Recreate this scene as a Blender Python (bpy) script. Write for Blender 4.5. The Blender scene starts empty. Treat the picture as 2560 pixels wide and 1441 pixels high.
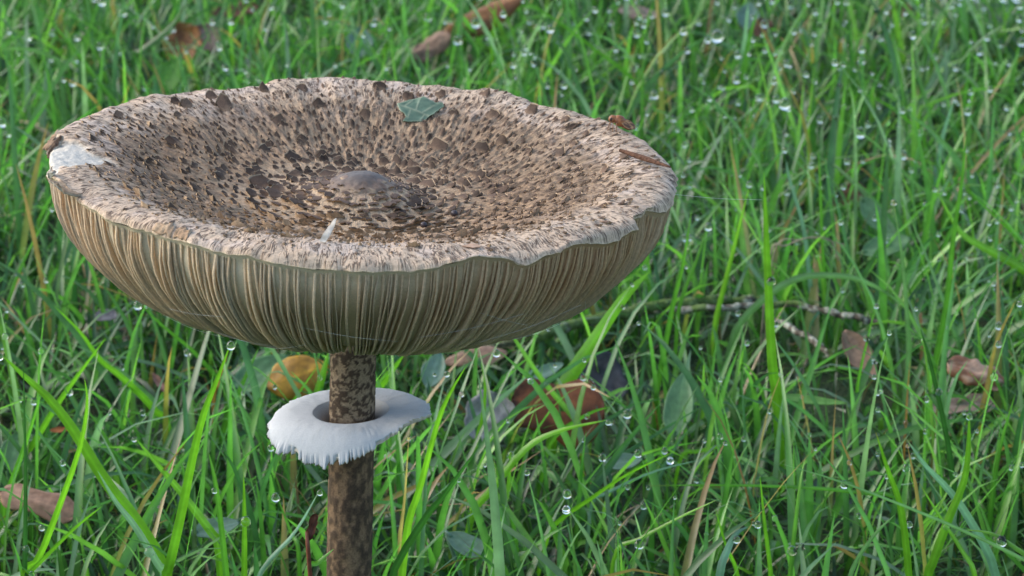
import bpy, math, random
import numpy as np

# ------------------------------------------------------------------ camera, sky, sun, exposure
SC = bpy.context.scene
COL = SC.collection
CAM = np.array([0.0486, -0.961, 0.4756])
PITCH = math.radians(18.05)
LENS = 110.0
cam_data = bpy.data.cameras.new('camera')
cam_data.lens = LENS
cam_data.sensor_width = 36.0
cam_data.clip_start = 0.02
cam_data.clip_end = 200.0
cam_data.dof.use_dof = True
cam_data.dof.focus_distance = 0.97
cam_data.dof.aperture_fstop = 38.0
camera = bpy.data.objects.new('camera', cam_data)
COL.objects.link(camera)
camera.location = CAM
camera.rotation_euler = (math.pi / 2 - PITCH, 0, 0)
SC.camera = camera

SUN_ELEV, SUN_AZ = 36.0, 282.0            # azimuth clockwise from +y (low, left of the mushroom)
world = bpy.data.worlds.new('World')
SC.world = world
world.use_nodes = True
wn = world.node_tree
wn.nodes.clear()
w_out = wn.nodes.new('ShaderNodeOutputWorld')
w_bg = wn.nodes.new('ShaderNodeBackground')
w_sky = wn.nodes.new('ShaderNodeTexSky')
w_sky.sky_type = 'NISHITA'
w_sky.sun_disc = False
w_sky.sun_elevation = math.radians(SUN_ELEV)
w_sky.sun_rotation = math.radians(SUN_AZ)
w_sky.air_density = 1.0
w_sky.dust_density = 2.0
w_sky.ozone_density = 0.6
w_bg.inputs['Strength'].default_value = 0.15
wn.links.new(w_sky.outputs[0], w_bg.inputs[0])
wn.links.new(w_bg.outputs[0], w_out.inputs[0])

sun_data = bpy.data.lights.new('sun', 'SUN')
sun_data.energy = 0.8
sun_data.angle = math.radians(60)
sun_data.color = (1.0, 0.985, 0.955)
sun = bpy.data.objects.new('sun', sun_data)
COL.objects.link(sun)
sun.rotation_euler = (math.radians(90 - SUN_ELEV), 0, math.radians(180 - SUN_AZ))
sun.location = (-1, 1, 3)

SC.render.engine = 'CYCLES'
SC.view_settings.view_transform = 'Standard'
SC.view_settings.look = 'None'
SC.view_settings.exposure = 1.14
SC.view_settings.gamma = 1.0
SC.view_settings.use_curve_mapping = False
SC.cycles.use_denoising = True
SC.cycles.max_bounces = 8
SC.cycles.transmission_bounces = 6
SC.cycles.caustics_reflective = False
SC.cycles.caustics_refractive = False
SC.cycles.sample_clamp_indirect = 6.0

rng = np.random.default_rng(7)
random.seed(7)

# ------------------------------------------------------------------ pixel <-> world (photo is 2560 x 1441)
K = 36.0 / LENS / 2560.0
FWD = np.array([0, math.cos(PITCH), -math.sin(PITCH)])
UP = np.array([0, math.sin(PITCH), math.cos(PITCH)])
RIGHT = np.array([1.0, 0, 0])

def ray(px, py):
    return FWD + RIGHT * ((px - 1280.0) * K) + UP * ((720.5 - py) * K)

def on_height(px, py, z):
    d = ray(px, py)
    return CAM + d * ((z - CAM[2]) / d[2])

def on_depth(px, py, y):
    d = ray(px, py)
    return CAM + d * ((y - CAM[1]) / d[1])

def project(V):
    v = np.asarray(V, float) - CAM
    f = v @ FWD
    return 1280.0 + (v @ RIGHT) / f / K, 720.5 - (v @ UP) / f / K, f

# ------------------------------------------------------------------ noise
def _hash(ix, iy, iz, seed):
    h = (ix.astype(np.int64) * 374761393 + iy.astype(np.int64) * 668265263 + iz.astype(np.int64) * 2147483647 + seed * 1274126177) & 0xffffffff
    h = ((h ^ (h >> 13)) * 1274126177) & 0xffffffff
    h = ((h ^ (h >> 16)) * 2246822519) & 0xffffffff
    h = h ^ (h >> 15)
    return (h & 0xffffff) / float(0xffffff)

def noise(x, y, z=0.0, seed=0):
    x, y, z = np.broadcast_arrays(np.asarray(x, float), np.asarray(y, float), np.asarray(z, float))
    xi, yi, zi = np.floor(x), np.floor(y), np.floor(z)
    fx, fy, fz = x - xi, y - yi, z - zi
    fx, fy, fz = [f * f * (3 - 2 * f) for f in (fx, fy, fz)]
    out = 0
    for dx in (0, 1):
        for dy in (0, 1):
            for dz in (0, 1):
                w = (fx if dx else 1 - fx) * (fy if dy else 1 - fy) * (fz if dz else 1 - fz)
                out = out + w * _hash(xi + dx, yi + dy, zi + dz, seed)
    return out

def fbm(x, y, z=0.0, seed=0, oct=4):
    s, a, t = 0, 1.0, 0
    for o in range(oct):
        f = 2.0 ** o
        s = s + a * noise(x * f, y * f, np.asarray(z) * f, seed + o * 17)
        t += a
        a *= 0.5
    return s / t

def sstep(a, b, x):
    t = np.clip((np.asarray(x, float) - a) / (b - a), 0, 1)
    return t * t * (3 - 2 * t)

def catmull(pts, n):
    p = np.asarray(pts, float)
    p = np.vstack([2 * p[0] - p[1], p, 2 * p[-1] - p[-2]])
    m = len(p) - 3
    u = np.linspace(0, m - 1e-9, n)
    i = u.astype(int)
    t = (u - i)[:, None]
    a, b, c, d = p[i], p[i + 1], p[i + 2], p[i + 3]
    return 0.5 * (2 * b + (c - a) * t + (2 * a - 5 * b + 4 * c - d) * t ** 2 + (3 * b - a - 3 * c + d) * t ** 3)

def lerp(a, b, t):
    return a + (b - a) * t

def mixc(a, b, t):
    t = np.asarray(t)[..., None]
    return np.asarray(a) * (1 - t) + np.asarray(b) * t

# ------------------------------------------------------------------ mesh helpers
def make_mesh(name, V, F, col=None, smooth=True):
    V = np.asarray(V, np.float32)
    me = bpy.data.meshes.new(name)
    if isinstance(F, np.ndarray):
        k = F.shape[1]
        n = len(F)
        me.vertices.add(len(V))
        me.vertices.foreach_set('co', V.ravel())
        me.loops.add(n * k)
        me.loops.foreach_set('vertex_index', F.astype(np.int32).ravel())
        me.polygons.add(n)
        me.polygons.foreach_set('loop_start', np.arange(0, n * k, k, dtype=np.int32))
        me.update(calc_edges=True)
        me.validate()
    else:
        me.from_pydata([tuple(v) for v in V.tolist()], [], [tuple(f) for f in F])
        me.update()
    if col is not None:
        col = np.asarray(col)
        c = np.ones((len(V), 4), np.float32)
        c[:, :col.shape[1]] = col
        at = me.color_attributes.new('Col', 'FLOAT_COLOR', 'POINT')
        at.data.foreach_set('color', c.ravel())
    if smooth:
        me.polygons.foreach_set('use_smooth', np.ones(len(me.polygons), bool))
    return me

def obj(name, V, F, mat, col=None, parent=None, label=None, cat=None, group=None, kind=None, smooth=True, pivot=None):
    V = np.asarray(V, float)
    p = np.zeros(3) if pivot is None else np.asarray(pivot, float)
    me = make_mesh(name, V - p, F, col, smooth)
    me.materials.append(mat)
    o = bpy.data.objects.new(name, me)
    COL.objects.link(o)
    o.location = p
    if parent is not None:
        o.parent = parent
    tag(o, label, cat, group, kind)
    return o

def tag(o, label=None, cat=None, group=None, kind=None):
    for k, v in (('label', label), ('category', cat), ('group', group), ('kind', kind)):
        if v:
            o[k] = v

def empty(name, loc):
    o = bpy.data.objects.new(name, None)
    o.empty_display_size = 0.02
    COL.objects.link(o)
    o.location = loc
    return o

def grid_faces(nr, nc, wrap=False, off=0):
    r = np.arange(nr - 1)[:, None]
    c = np.arange(nc if wrap else nc - 1)[None, :]
    c2 = (c + 1) % nc
    f = np.stack([r * nc + c, r * nc + c2, (r + 1) * nc + c2, (r + 1) * nc + c], -1)
    return f.reshape(-1, 4) + off

def tube(path, rad, n=8):
    """ring-swept tube with closed ends -> V, quads"""
    P = np.asarray(path, float)
    R = np.broadcast_to(np.asarray(rad, float), (len(P),))
    T = np.gradient(P, axis=0)
    T /= np.linalg.norm(T, axis=1)[:, None] + 1e-12
    ref = np.array([0.31, 0.22, 0.92])
    if abs(T.mean(0) @ ref) > 0.85:
        ref = np.array([1.0, 0.1, 0.0])
    A = np.cross(T, ref)
    A /= np.linalg.norm(A, axis=1)[:, None]
    B = np.cross(T, A)
    th = np.arange(n) / n * 2 * math.pi
    V = P[:, None, :] + R[:, None, None] * (A[:, None, :] * np.cos(th)[None, :, None] + B[:, None, :] * np.sin(th)[None, :, None])
    V = V.reshape(-1, 3)
    F = grid_faces(len(P), n, True)
    caps = []
    for base, c in ((0, P[0]), ((len(P) - 1) * n, P[-1])):
        V = np.vstack([V, c[None]])
        k = len(V) - 1
        for i in range(0, n, 2):
            caps.append((base + i, base + (i + 1) % n, base + (i + 2) % n, k))
    return V, np.vstack([F, np.array(caps)])

def merge(parts):
    Vs, Fs, Cs, o = [], [], [], 0
    for p in parts:
        Vs.append(p[0]); Fs.append(p[1] + o); o += len(p[0])
        if len(p) > 2:
            Cs.append(np.broadcast_to(p[2], (len(p[0]), 3)))
    return np.vstack(Vs), np.vstack(Fs), (np.vstack(Cs) if Cs else None)

# ------------------------------------------------------------------ materials (base colour from the mesh's own paint, grain from nodes)
def new_mat(name):
    m = bpy.data.materials.new(name)
    m.use_nodes = True
    nt = m.node_tree
    nt.nodes.clear()
    return m, nt, nt.nodes, nt.links

def organic(name, rough=0.7, spec=0.3, scale=900.0, vary=0.25, bump=0.3, bdist=0.0003, transl=0.0, tcol=(1, 1, 1), sss=0.0, stretch=(1, 1, 1), coat=0.0):
    m, nt, N, L = new_mat(name)
    out = N.new('ShaderNodeOutputMaterial')
    att = N.new('ShaderNodeAttribute'); att.attribute_name = 'Col'
    tc = N.new('ShaderNodeTexCoord')
    mp = N.new('ShaderNodeMapping'); mp.inputs['Scale'].default_value = stretch
    L.new(tc.outputs['Object'], mp.inputs[0])
    nz = N.new('ShaderNodeTexNoise'); nz.inputs['Scale'].default_value = scale; nz.inputs['Detail'].default_value = 4
    L.new(mp.outputs[0], nz.inputs['Vector'])
    mr = N.new('ShaderNodeMapRange')
    mr.inputs[1].default_value = 0.3; mr.inputs[2].default_value = 0.7
    mr.inputs[3].default_value = 1 - vary; mr.inputs[4].default_value = 1 + vary
    L.new(nz.outputs[0], mr.inputs[0])
    mx = N.new('ShaderNodeVectorMath'); mx.operation = 'SCALE'
    L.new(att.outputs['Color'], mx.inputs[0]); L.new(mr.outputs[0], mx.inputs['Scale'])
    bs = N.new('ShaderNodeBsdfPrincipled')
    bs.inputs['Roughness'].default_value = rough
    bs.inputs['Specular IOR Level'].default_value = spec
    bs.inputs['Coat Weight'].default_value = coat
    bs.inputs['Coat Roughness'].default_value = 0.25
    if sss > 0:
        bs.inputs['Subsurface Weight'].default_value = sss
        bs.inputs['Subsurface Radius'].default_value = (0.004, 0.002, 0.001)
        bs.inputs['Subsurface Scale'].default_value = 0.5
    L.new(mx.outputs[0], bs.inputs['Base Color'])
    if bump > 0:
        bp = N.new('ShaderNodeBump'); bp.inputs['Strength'].default_value = bump; bp.inputs['Distance'].default_value = bdist
        L.new(nz.outputs[0], bp.inputs['Height']); L.new(bp.outputs[0], bs.inputs['Normal'])
    sh = bs.outputs[0]
    if transl > 0:
        tm = N.new('ShaderNodeVectorMath'); tm.operation = 'MULTIPLY'
        tm.inputs[1].default_value = tcol
        L.new(mx.outputs[0], tm.inputs[0])
        tr = N.new('ShaderNodeBsdfTranslucent'); L.new(tm.outputs[0], tr.inputs[0])
        ms = N.new('ShaderNodeMixShader'); ms.inputs[0].default_value = transl
        L.new(sh, ms.inputs[1]); L.new(tr.outputs[0], ms.inputs[2])
        sh = ms.outputs[0]
    L.new(sh, out.inputs[0])
    return m

M_GRASS = organic('grass_blade', rough=0.30, spec=0.75, scale=140, vary=0.22, bump=0, transl=0.5, tcol=(1.12, 1.45, 0.85))
M_CAP = organic('cap_skin', rough=0.75, spec=0.25, scale=1600, vary=0.22, bump=0.5, bdist=0.0002)
def cap_top_material():
    m, nt, N, L = new_mat('cap_top')
    out = N.new('ShaderNodeOutputMaterial')
    att = N.new('ShaderNodeAttribute'); att.attribute_name = 'Col'
    fib = N.new('ShaderNodeAttribute'); fib.attribute_name = 'Fib'
    def lines(scale, width, seed):
        mp = N.new('ShaderNodeMapping'); mp.inputs['Scale'].default_value = scale; mp.inputs['Location'].default_value = (seed, seed, seed)
        L.new(fib.outputs['Vector'], mp.inputs[0])
        nz = N.new('ShaderNodeTexNoise'); nz.inputs['Scale'].default_value = 1.0; nz.inputs['Detail'].default_value = 3; nz.inputs['Distortion'].default_value = 0.25
        L.new(mp.outputs[0], nz.inputs['Vector'])
        s = N.new('ShaderNodeMath'); s.operation = 'SUBTRACT'; s.inputs[1].default_value = 0.5; L.new(nz.outputs[0], s.inputs[0])
        a = N.new('ShaderNodeMath'); a.operation = 'ABSOLUTE'; L.new(s.outputs[0], a.inputs[0])
        r = N.new('ShaderNodeMapRange'); r.interpolation_type = 'SMOOTHSTEP'
        r.inputs[1].default_value = width * .25; r.inputs[2].default_value = width; r.inputs[3].default_value = 1; r.inputs[4].default_value = 0
        L.new(a.outputs[0], r.inputs[0])
        return r.outputs[0]
    l1 = lines((40, 40, 0.75), 0.030, 3.1)
    l2 = lines((85, 85, 1.1), 0.040, 9.7)
    mxx = N.new('ShaderNodeMath'); mxx.operation = 'MAXIMUM'; L.new(l1, mxx.inputs[0]); L.new(l2, mxx.inputs[1])
    tc = N.new('ShaderNodeTexCoord')
    nz = N.new('ShaderNodeTexNoise'); nz.inputs['Scale'].default_value = 1500; nz.inputs['Detail'].default_value = 4
    L.new(tc.outputs['Object'], nz.inputs['Vector'])
    brk = N.new('ShaderNodeTexNoise'); brk.inputs['Scale'].default_value = 420; brk.inputs['Detail'].default_value = 2
    L.new(tc.outputs['Object'], brk.inputs['Vector'])
    br = N.new('ShaderNodeMapRange'); br.inputs[1].default_value = 0.36; br.inputs[2].default_value = 0.52; L.new(brk.outputs[0], br.inputs[0])
    am = N.new('ShaderNodeMath'); am.operation = 'MULTIPLY'; L.new(mxx.outputs[0], am.inputs[0]); L.new(br.outputs[0], am.inputs[1])
    am2 = N.new('ShaderNodeMath'); am2.operation = 'MULTIPLY'; L.new(am.outputs[0], am2.inputs[0]); L.new(att.outputs['Alpha'], am2.inputs[1])
    mr = N.new('ShaderNodeMapRange')
    mr.inputs[1].default_value = 0.3; mr.inputs[2].default_value = 0.7; mr.inputs[3].default_value = 0.8; mr.inputs[4].default_value = 1.2
    L.new(nz.outputs[0], mr.inputs[0])
    sc = N.new('ShaderNodeVectorMath'); sc.operation = 'SCALE'; L.new(att.outputs['Color'], sc.inputs[0]); L.new(mr.outputs[0], sc.inputs['Scale'])
    mx = N.new('ShaderNodeMix'); mx.data_type = 'RGBA'
    L.new(am2.outputs[0], mx.inputs[0]); L.new(sc.outputs[0], mx.inputs[6]); mx.inputs[7].default_value = (0.085, 0.052, 0.034, 1)
    bs = N.new('ShaderNodeBsdfPrincipled'); bs.inputs['Roughness'].default_value = 0.7; bs.inputs['Specular IOR Level'].default_value = 0.3
    L.new(mx.outputs[2], bs.inputs['Base Color'])
    b1 = N.new('ShaderNodeBump'); b1.inputs['Strength'].default_value = 0.5; b1.inputs['Distance'].default_value = 0.0002
    L.new(nz.outputs[0], b1.inputs['Height'])
    b2 = N.new('ShaderNodeBump'); b2.invert = True; b2.inputs['Strength'].default_value = 0.8; b2.inputs['Distance'].default_value = 0.0005
    L.new(am2.outputs[0], b2.inputs['Height']); L.new(b1.outputs[0], b2.inputs['Normal']); L.new(b2.outputs[0], bs.inputs['Normal'])
    L.new(bs.outputs[0], out.inputs[0])
    return m
M_CAPTOP = cap_top_material()
M_GILL = organic('gill', rough=0.7, spec=0.25, scale=900, vary=0.14, bump=0.15, transl=0.35, tcol=(1.15, 1.0, 0.8))
M_FLESH = organic('flesh', rough=0.6, spec=0.35, scale=1500, vary=0.1, bump=0.3, sss=0.1)
M_RING = organic('ring_felt', rough=0.85, spec=0.15, scale=2200, vary=0.07, bump=0.35, bdist=0.0002)
M_STEM = organic('stem_skin', rough=0.75, spec=0.25, scale=1800, vary=0.3, bump=0.5, bdist=0.0003)
M_LEAF = organic('dry_leaf', rough=0.5, spec=0.4, scale=350, vary=0.3, bump=0.35, bdist=0.0006, transl=0.15, tcol=(1.2, 0.9, 0.6))
M_GREEN = organic('green_leaf', rough=0.38, spec=0.5, scale=350, vary=0.16, bump=0.3, bdist=0.0005, transl=0.25, tcol=(1.2, 1.4, 0.6))
M_BARK = organic('mossy_bark', rough=0.9, spec=0.15, scale=700, vary=0.4, bump=0.8, bdist=0.001)
M_BUG = organic('fly_chitin', rough=0.4, spec=0.5, scale=3000, vary=0.25, bump=0.2)
M_SILK = organic('silk', rough=0.4, spec=0.6, scale=1000, vary=0.05, bump=0)
M_UMBO = organic('umbo_skin', rough=0.5, spec=0.35, scale=1300, vary=0.12, bump=0.35, bdist=0.0002)

def soil_material():
    m, nt, N, L = new_mat('soil')
    out = N.new('ShaderNodeOutputMaterial')
    bs = N.new('ShaderNodeBsdfPrincipled'); bs.inputs['Roughness'].default_value = 0.9
    tc = N.new('ShaderNodeTexCoord')
    n1 = N.new('ShaderNodeTexNoise'); n1.inputs['Scale'].default_value = 45; n1.inputs['Detail'].default_value = 8
    n2 = N.new('ShaderNodeTexNoise'); n2.inputs['Scale'].default_value = 400; n2.inputs['Detail'].default_value = 4
    L.new(tc.outputs['Object'], n1.inputs[0]); L.new(tc.outputs['Object'], n2.inputs[0])
    cr = N.new('ShaderNodeValToRGB')
    e = cr.color_ramp.elements
    e[0].position = 0.35; e[0].color = (0.016, 0.036, 0.010, 1)
    e[1].position = 0.7; e[1].color = (0.038, 0.042, 0.016, 1)
    x = e.new(0.5); x.color = (0.03, 0.066, 0.016, 1)
    L.new(n1.outputs[0], cr.inputs[0]); L.new(cr.outputs[0], bs.inputs['Base Color'])
    bp = N.new('ShaderNodeBump'); bp.inputs['Strength'].default_value = 1; bp.inputs['Distance'].default_value = 0.006
    L.new(n2.outputs[0], bp.inputs['Height']); L.new(bp.outputs[0], bs.inputs['Normal'])
    L.new(bs.outputs[0], out.inputs[0])
    return m
M_SOIL = soil_material()

def water_material():
    m, nt, N, L = new_mat('dew_water')
    out = N.new('ShaderNodeOutputMaterial')
    g = N.new('ShaderNodeBsdfGlass'); g.inputs['IOR'].default_value = 1.333; g.inputs['Roughness'].default_value = 0.0
    g.inputs['Color'].default_value = (1, 1, 1, 1)
    L.new(g.outputs[0], out.inputs[0])
    return m
M_DEW = water_material()

# ------------------------------------------------------------------ ground
def ground_height(x, y):
    return 0.012 * (fbm(x * 4 + 30, y * 4 + 30, 0, 3, 3) - 0.5)

nb = 90
gx = np.concatenate([[-40, -12, -4], np.linspace(-1.6, 1.6, nb), [4, 12, 40]])
gy = np.concatenate([[-40, -12, -4], np.linspace(-1.2, 2.6, nb), [4, 12, 40]])
X, Y = np.meshgrid(gx, gy)
Z = ground_height(X, Y)
GV = np.stack([X, Y, Z], -1).reshape(-1, 3)
obj('ground', GV, grid_faces(len(gy), len(gx)), M_SOIL, kind='structure')

# ------------------------------------------------------------------ mushroom: shape functions (centimetres in the cap's own frame)
CAP_C = np.array([0.0, 0.0, 0.2])
ROLL = math.radians(3.0)
CR, SR = math.cos(ROLL), math.sin(ROLL)

def cap_to_world(x, y, z):
    x, y, z = np.asarray(x) * 0.01, np.asarray(y) * 0.01, np.asarray(z) * 0.01
    return np.stack([CR * x + SR * z + CAP_C[0], y + CAP_C[1], -SR * x + CR * z + CAP_C[2]], -1)

TOP = catmull([(0, -.05), (.5, -.09), (1.0, -.24), (1.5, -.45), (2.1, -.68), (2.9, -.80), (4.2, -.72), (5.6, -.42), (7.0, .08), (8.2, .50), (9.05, .70), (9.6, .70), (9.95, .58), (10.1, .38)], 600)
BOT = catmull([(10.04, .34), (9.92, -.45), (9.55, -1.35), (9.0, -2.1), (8.1, -2.95), (7.0, -3.6), (5.7, -4.05), (4.2, -4.25), (2.6, -4.2), (1.4, -3.95), (.8, -3.8)], 600)
TA = np.linspace(0, 1, 600)

def angdiff(a, b):
    return (a - b + math.pi) % (2 * math.pi) - math.pi

def bump_a(th, c, w):
    d = angdiff(th, math.radians(c)) / math.radians(w)
    return np.exp(-d * d)

def rim_dr(th):
    """change of the margin's radius by angle"""
    d = 0.22 * (fbm(np.cos(th) * 3 + 9, np.sin(th) * 3 + 9, 0, 21, 3) - 0.5)
    d = d + 0.15 * (noise(np.cos(th) * 14 + 9, np.sin(th) * 14 + 9, 0, 22) - 0.5)
    d = d + 0.11 * (noise(np.cos(th) * 45 + 9, np.sin(th) * 45 + 9, 0, 23) - 0.5)
    deg = np.degrees(np.mod(th, 2 * math.pi))
    d = d - 0.30 * sstep(329.0, 330.0, deg) * (1 - sstep(336, 343, deg))      # notch on the right
    d = d - 0.10 * bump_a(th, 318, 5) + 0.10 * bump_a(th, 327.5, 2.0)
    d = d - 0.25 * sstep(179, 182, deg) * (1 - sstep(195, 198, deg))           # torn away on the left
    return d

def rim_dz(th):
    deg = np.degrees(np.mod(th, 2 * math.pi))
    d = 0.26 * (fbm(np.cos(th) * 2.2 + 5, np.sin(th) * 2.2 + 5, 0, 31, 3) - 0.5)
    d = d + 0.12 * (noise(np.cos(th) * 11 + 5, np.sin(th) * 11 + 5, 0, 32) - 0.5)
    d = d + 0.34 * bump_a(th, 293, 5.0) * (1 - sstep(298.5, 300, deg)) - 0.16 * bump_a(th, 301.5, 2.5) + .14 * bump_a(th, 312, 5) - .1 * bump_a(th, 321, 4)
    d = d + 0.28 * sstep(329, 330, deg) * (1 - sstep(336, 343, deg))
    d = d - 0.22 * sstep(179, 182, deg) * (1 - sstep(195, 198, deg)) + .34 * sstep(196.5, 198.5, deg) * (1 - sstep(203, 224, deg))
    return d

def cap_top(th, t):
    """upper surface of the cap, th angle, t 0..1 from the centre to the margin; cm"""
    th, t = np.broadcast_arrays(np.asarray(th, float), np.asarray(t, float))
    r = np.interp(t, TA, TOP[:, 0])
    z = np.interp(t, TA, TOP[:, 1])
    w = sstep(0.55, 1.0, t)
    we = sstep(0.86, 1.0, t)
    r = r + we * rim_dr(th)
    z = z + we * rim_dz(th)
    # the near lip lies lower, the far lip stands up in lumps
    z = z - 0.26 * sstep(0.5, 0.85, t) * bump_a(th, 285, 55) - .26 * sstep(.5, .85, t) * bump_a(th, 138, 40)
    z = z + 0.16 * w * (fbm(np.cos(th) * 2.5, np.sin(th) * 2.5, t * 2.5, 41, 3) - 0.45)
    lump = fbm(np.cos(th) * r * 0.9 + 40, np.sin(th) * r * 0.9 + 40, 0, 44, 3) - 0.5
    z = z + 0.22 * lump * sstep(0.1, 0.4, t)
    back = bump_a(th, 110, 60)
    z = z + 0.22 * back * w * sstep(0.45, 0.75, noise(np.cos(th) * 9 + 3, np.sin(th) * 9 + 3, t * 6, 47))
    # torn flesh on the left: sunk
    deg = np.degrees(np.mod(th, 2 * math.pi))
    torn = torn_mask(th, t)
    z = z - 0.16 * torn
    return r, z

def torn_mask(th, t):
    deg = np.degrees(np.mod(th, 2 * math.pi))
    j = 4.0 * (noise(t * 25, deg * 0.1, 0, 51) - 0.5)
    k = 0.05 * (noise(deg * 0.35, 3, 0, 52) - 0.5)
    hw = 15.0 * np.clip((t + k - .62) / .32, 0, 1) ** .8
    return 1 - sstep(hw - 1.2, hw, np.abs(deg + j - 187.5) + .01) if True else 0

def cap_point(th, t, lift=0.0):
    r, z = cap_top(th, t)
    return cap_to_world(r * np.cos(th), r * np.sin(th), z + lift)

root = empty('parasol_mushroom', (0, 0, 0))
tag(root, 'large tan scaly mushroom with an upturned cap, white ring and brown stem standing in grass', 'mushroom')

CREAM = np.array([0.50, 0.36, 0.225])
TAN = np.array([0.36, 0.24, 0.145])
SKIN = np.array([0.105, 0.067, 0.044])
GREYB = np.array([0.20, 0.145, 0.115])
WHITE = np.array([0.56, 0.53, 0.45])

# ---- cap upper surface
NT, NR = 1300, 300
th = np.arange(NT) / NT * 2 * math.pi
tt = np.concatenate([np.linspace(0.002, 0.9, NR - 80), np.linspace(0.9, 1.0, 81)[1:]])
TT, TH = np.meshgrid(tt, th, indexing='ij')
R_, Z_ = cap_top(TH, TT)
cs, sn = np.cos(TH), np.sin(TH)
# radial fibres: noise stretched along the radius, warped a little
warp = 1.6 * (fbm(cs * R_ * 1.1 + 20, sn * R_ * 1.1 + 20, 0, 61, 3) - 0.5)
ring = TH * 1.0 + warp * 0.03
fs = np.where(R_ < 3, 40, 40)
fib = fbm(np.cos(ring) * 42, np.sin(ring) * 42, R_ * 1.7, 62, 3)
fib2 = fbm(np.cos(ring) * 85, np.sin(ring) * 85, R_ * 3.2, 63, 2)
grain = fbm(cs * R_ * 9, sn * R_ * 9, 0, 64, 3)
blot = fbm(cs * R_ * 0.8 + 3, sn * R_ * 0.8 + 3, 0, 65, 3)
outer = sstep(6.0, 9.2, R_)
mid = sstep(3.2, 5.0, R_) * (1 - sstep(7.6, 8.8, R_))
fib2 = fbm(np.cos(ring) * 70, np.sin(ring) * 70, R_ * 1.3, 63, 2)
crack = sstep(0.58, 0.68, fib2) * (0.12 + 0.30 * outer)
speck = sstep(0.55, 0.62, fib * 0.6 + grain * 0.4) * (0.12 + 0.68 * mid)
dark = np.clip(np.maximum(crack * 0.75, speck), 0, 1)
wrink = fbm(np.cos(ring) * 16, np.sin(ring) * 16, R_ * 1.1, 68, 3)
H = -0.02 * crack + 0.05 * speck * mid + 0.06 * (grain - 0.5) * (1 - 0.6 * outer) + (0.03 + .10 * mid) * (fib - 0.5) + .10 * (wrink - .5) * sstep(4, 7, R_)
torn = torn_mask(TH, TT)
H = H * (1 - torn) + torn * (0.10 * (fbm(cs * R_ * 4, sn * R_ * 4, 0, 66, 3) - 0.5))
C = mixc(CREAM, TAN, sstep(0.4, 0.7, blot) * 0.55)
C = C * (1 + 0.25 * (grain[..., None] - 0.5))
C = mixc(C, [0.55, 0.31, 0.14], 0.55 * (np.exp(-(((R_ * cs + 4.6) / 1.3) ** 2 + ((R_ * sn + 4.2) / 1.6) ** 2)) + 0.6 * np.exp(-(((R_ * cs - 4.2) / 1.8) ** 2 + ((R_ * sn + .8) / 2.0) ** 2))))  # left orange spot: light glowing through the cap, painted into the colour
C = mixc(C, TAN * .72, .55 * mid)
C = mixc(C, [.64, .50, .37], .55 * sstep(7.2, 9.0, R_))
C = mixc(C, SKIN * 1.6, dark * 0.62)
C = mixc(C, [0.62, 0.53, 0.47], 0.35 * outer * sstep(.5, .75, fbm(cs * R_ * 1.3 + 8, sn * R_ * 1.3, 0, 67, 2)))
C = mixc(C, GREYB, 0.75 * (1 - sstep(.9, 1.5, R_)))
C = mixc(C, WHITE, torn * 0.92)
edge = sstep(0.985, 1.0, TT)
C = mixc(C, [0.55, 0.46, 0.27], edge * 0.6)
X_, Y_ = R_ * cs, R_ * sn
V = cap_to_world(X_, Y_, Z_ + H)
F = grid_faces(NR, NT, True)
Vc = cap_to_world(0, 0, TOP[0, 1])[None]
V = np.vstack([V.reshape(-1, 3), Vc])
amt = (.35 + .5 * outer) * (1 - torn) * sstep(1.2, 2.5, R_) * (1 - .6 * sstep(.93, 1, TT))
Cc = np.vstack([np.concatenate([C, amt[..., None]], -1).reshape(-1, 4), np.append(GREYB, 0)[None]])
cap = obj('cap', V, F, M_CAPTOP, Cc, parent=root)
fat = cap.data.attributes.new('Fib', 'FLOAT_VECTOR', 'POINT')
fat.data.foreach_set('vector', np.vstack([np.stack([np.cos(ring), np.sin(ring), R_], -1).reshape(-1, 3), [[0, 0, 0]]]).astype(np.float32).ravel())
CAPV, CAPTH, CAPT = V[:-1], TH.ravel(), TT.ravel()
CPX, CPY, CPF = project(CAPV)

def cap_hit(px, py):
    """angle and t of the cap surface first met along a pixel's ray"""
    d = (CPX - px) ** 2 + (CPY - py) ** 2
    i = np.where(d < 5.0 ** 2)[0]
    if len(i) == 0:
        i = np.argsort(d)[:3]
    j = i[np.argmin(CPF[i])]
    return CAPTH[j], CAPT[j], CAPV[j]

def cap_frame(th, t):
    e = 1e-3
    p = cap_point(th, t)
    dr = cap_point(th, np.minimum(t + 0.012, 1.0)) - cap_point(th, t - 0.012)
    dt = cap_point(th + 0.02, t) - cap_point(th - 0.02, t)
    dr = dr / np.linalg.norm(dr, axis=-1)[..., None]
    dt = dt / np.linalg.norm(dt, axis=-1)[..., None]
    n = np.cross(dr, dt)
    n = n / np.linalg.norm(n, axis=-1)[..., None]
    return p, dt, dr, n

# ---- scales: wedges torn up at their outer side, dark skin on the slope, pale flesh on the torn side
scale_list = []
def add_scales(r0, r1, step_t, step_r, size, hgt, keep=1.0):
    r = r0
    while r < r1:
        n = max(6, int(2 * math.pi * r / step_t(r)))
        ph = rng.uniform(0, 6.28)
        for k in range(n):
            if rng.random() > keep:
                continue
            jt = .22 if r < 4.2 else .32
            a = ph + (k + rng.uniform(-jt, jt)) / n * 2 * math.pi
            rr = r + rng.uniform(-jt, jt) * step_r(r)
            s = size(rr) * math.exp(rng.normal(0, .28))
            scale_list.append((a, rr, s, hgt * rng.uniform(.5, 1.5)))
        r += step_r(r)
add_scales(.8, 2.3, lambda r: .38, lambda r: .26, lambda r: .16, 0.5)
add_scales(2.3, 3.6, lambda r: .48, lambda r: .36, lambda r: .175, 0.62, .95)
add_scales(3.6, 5.0, lambda r: .38, lambda r: .36, lambda r: .12, 0.7, .95)
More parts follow.
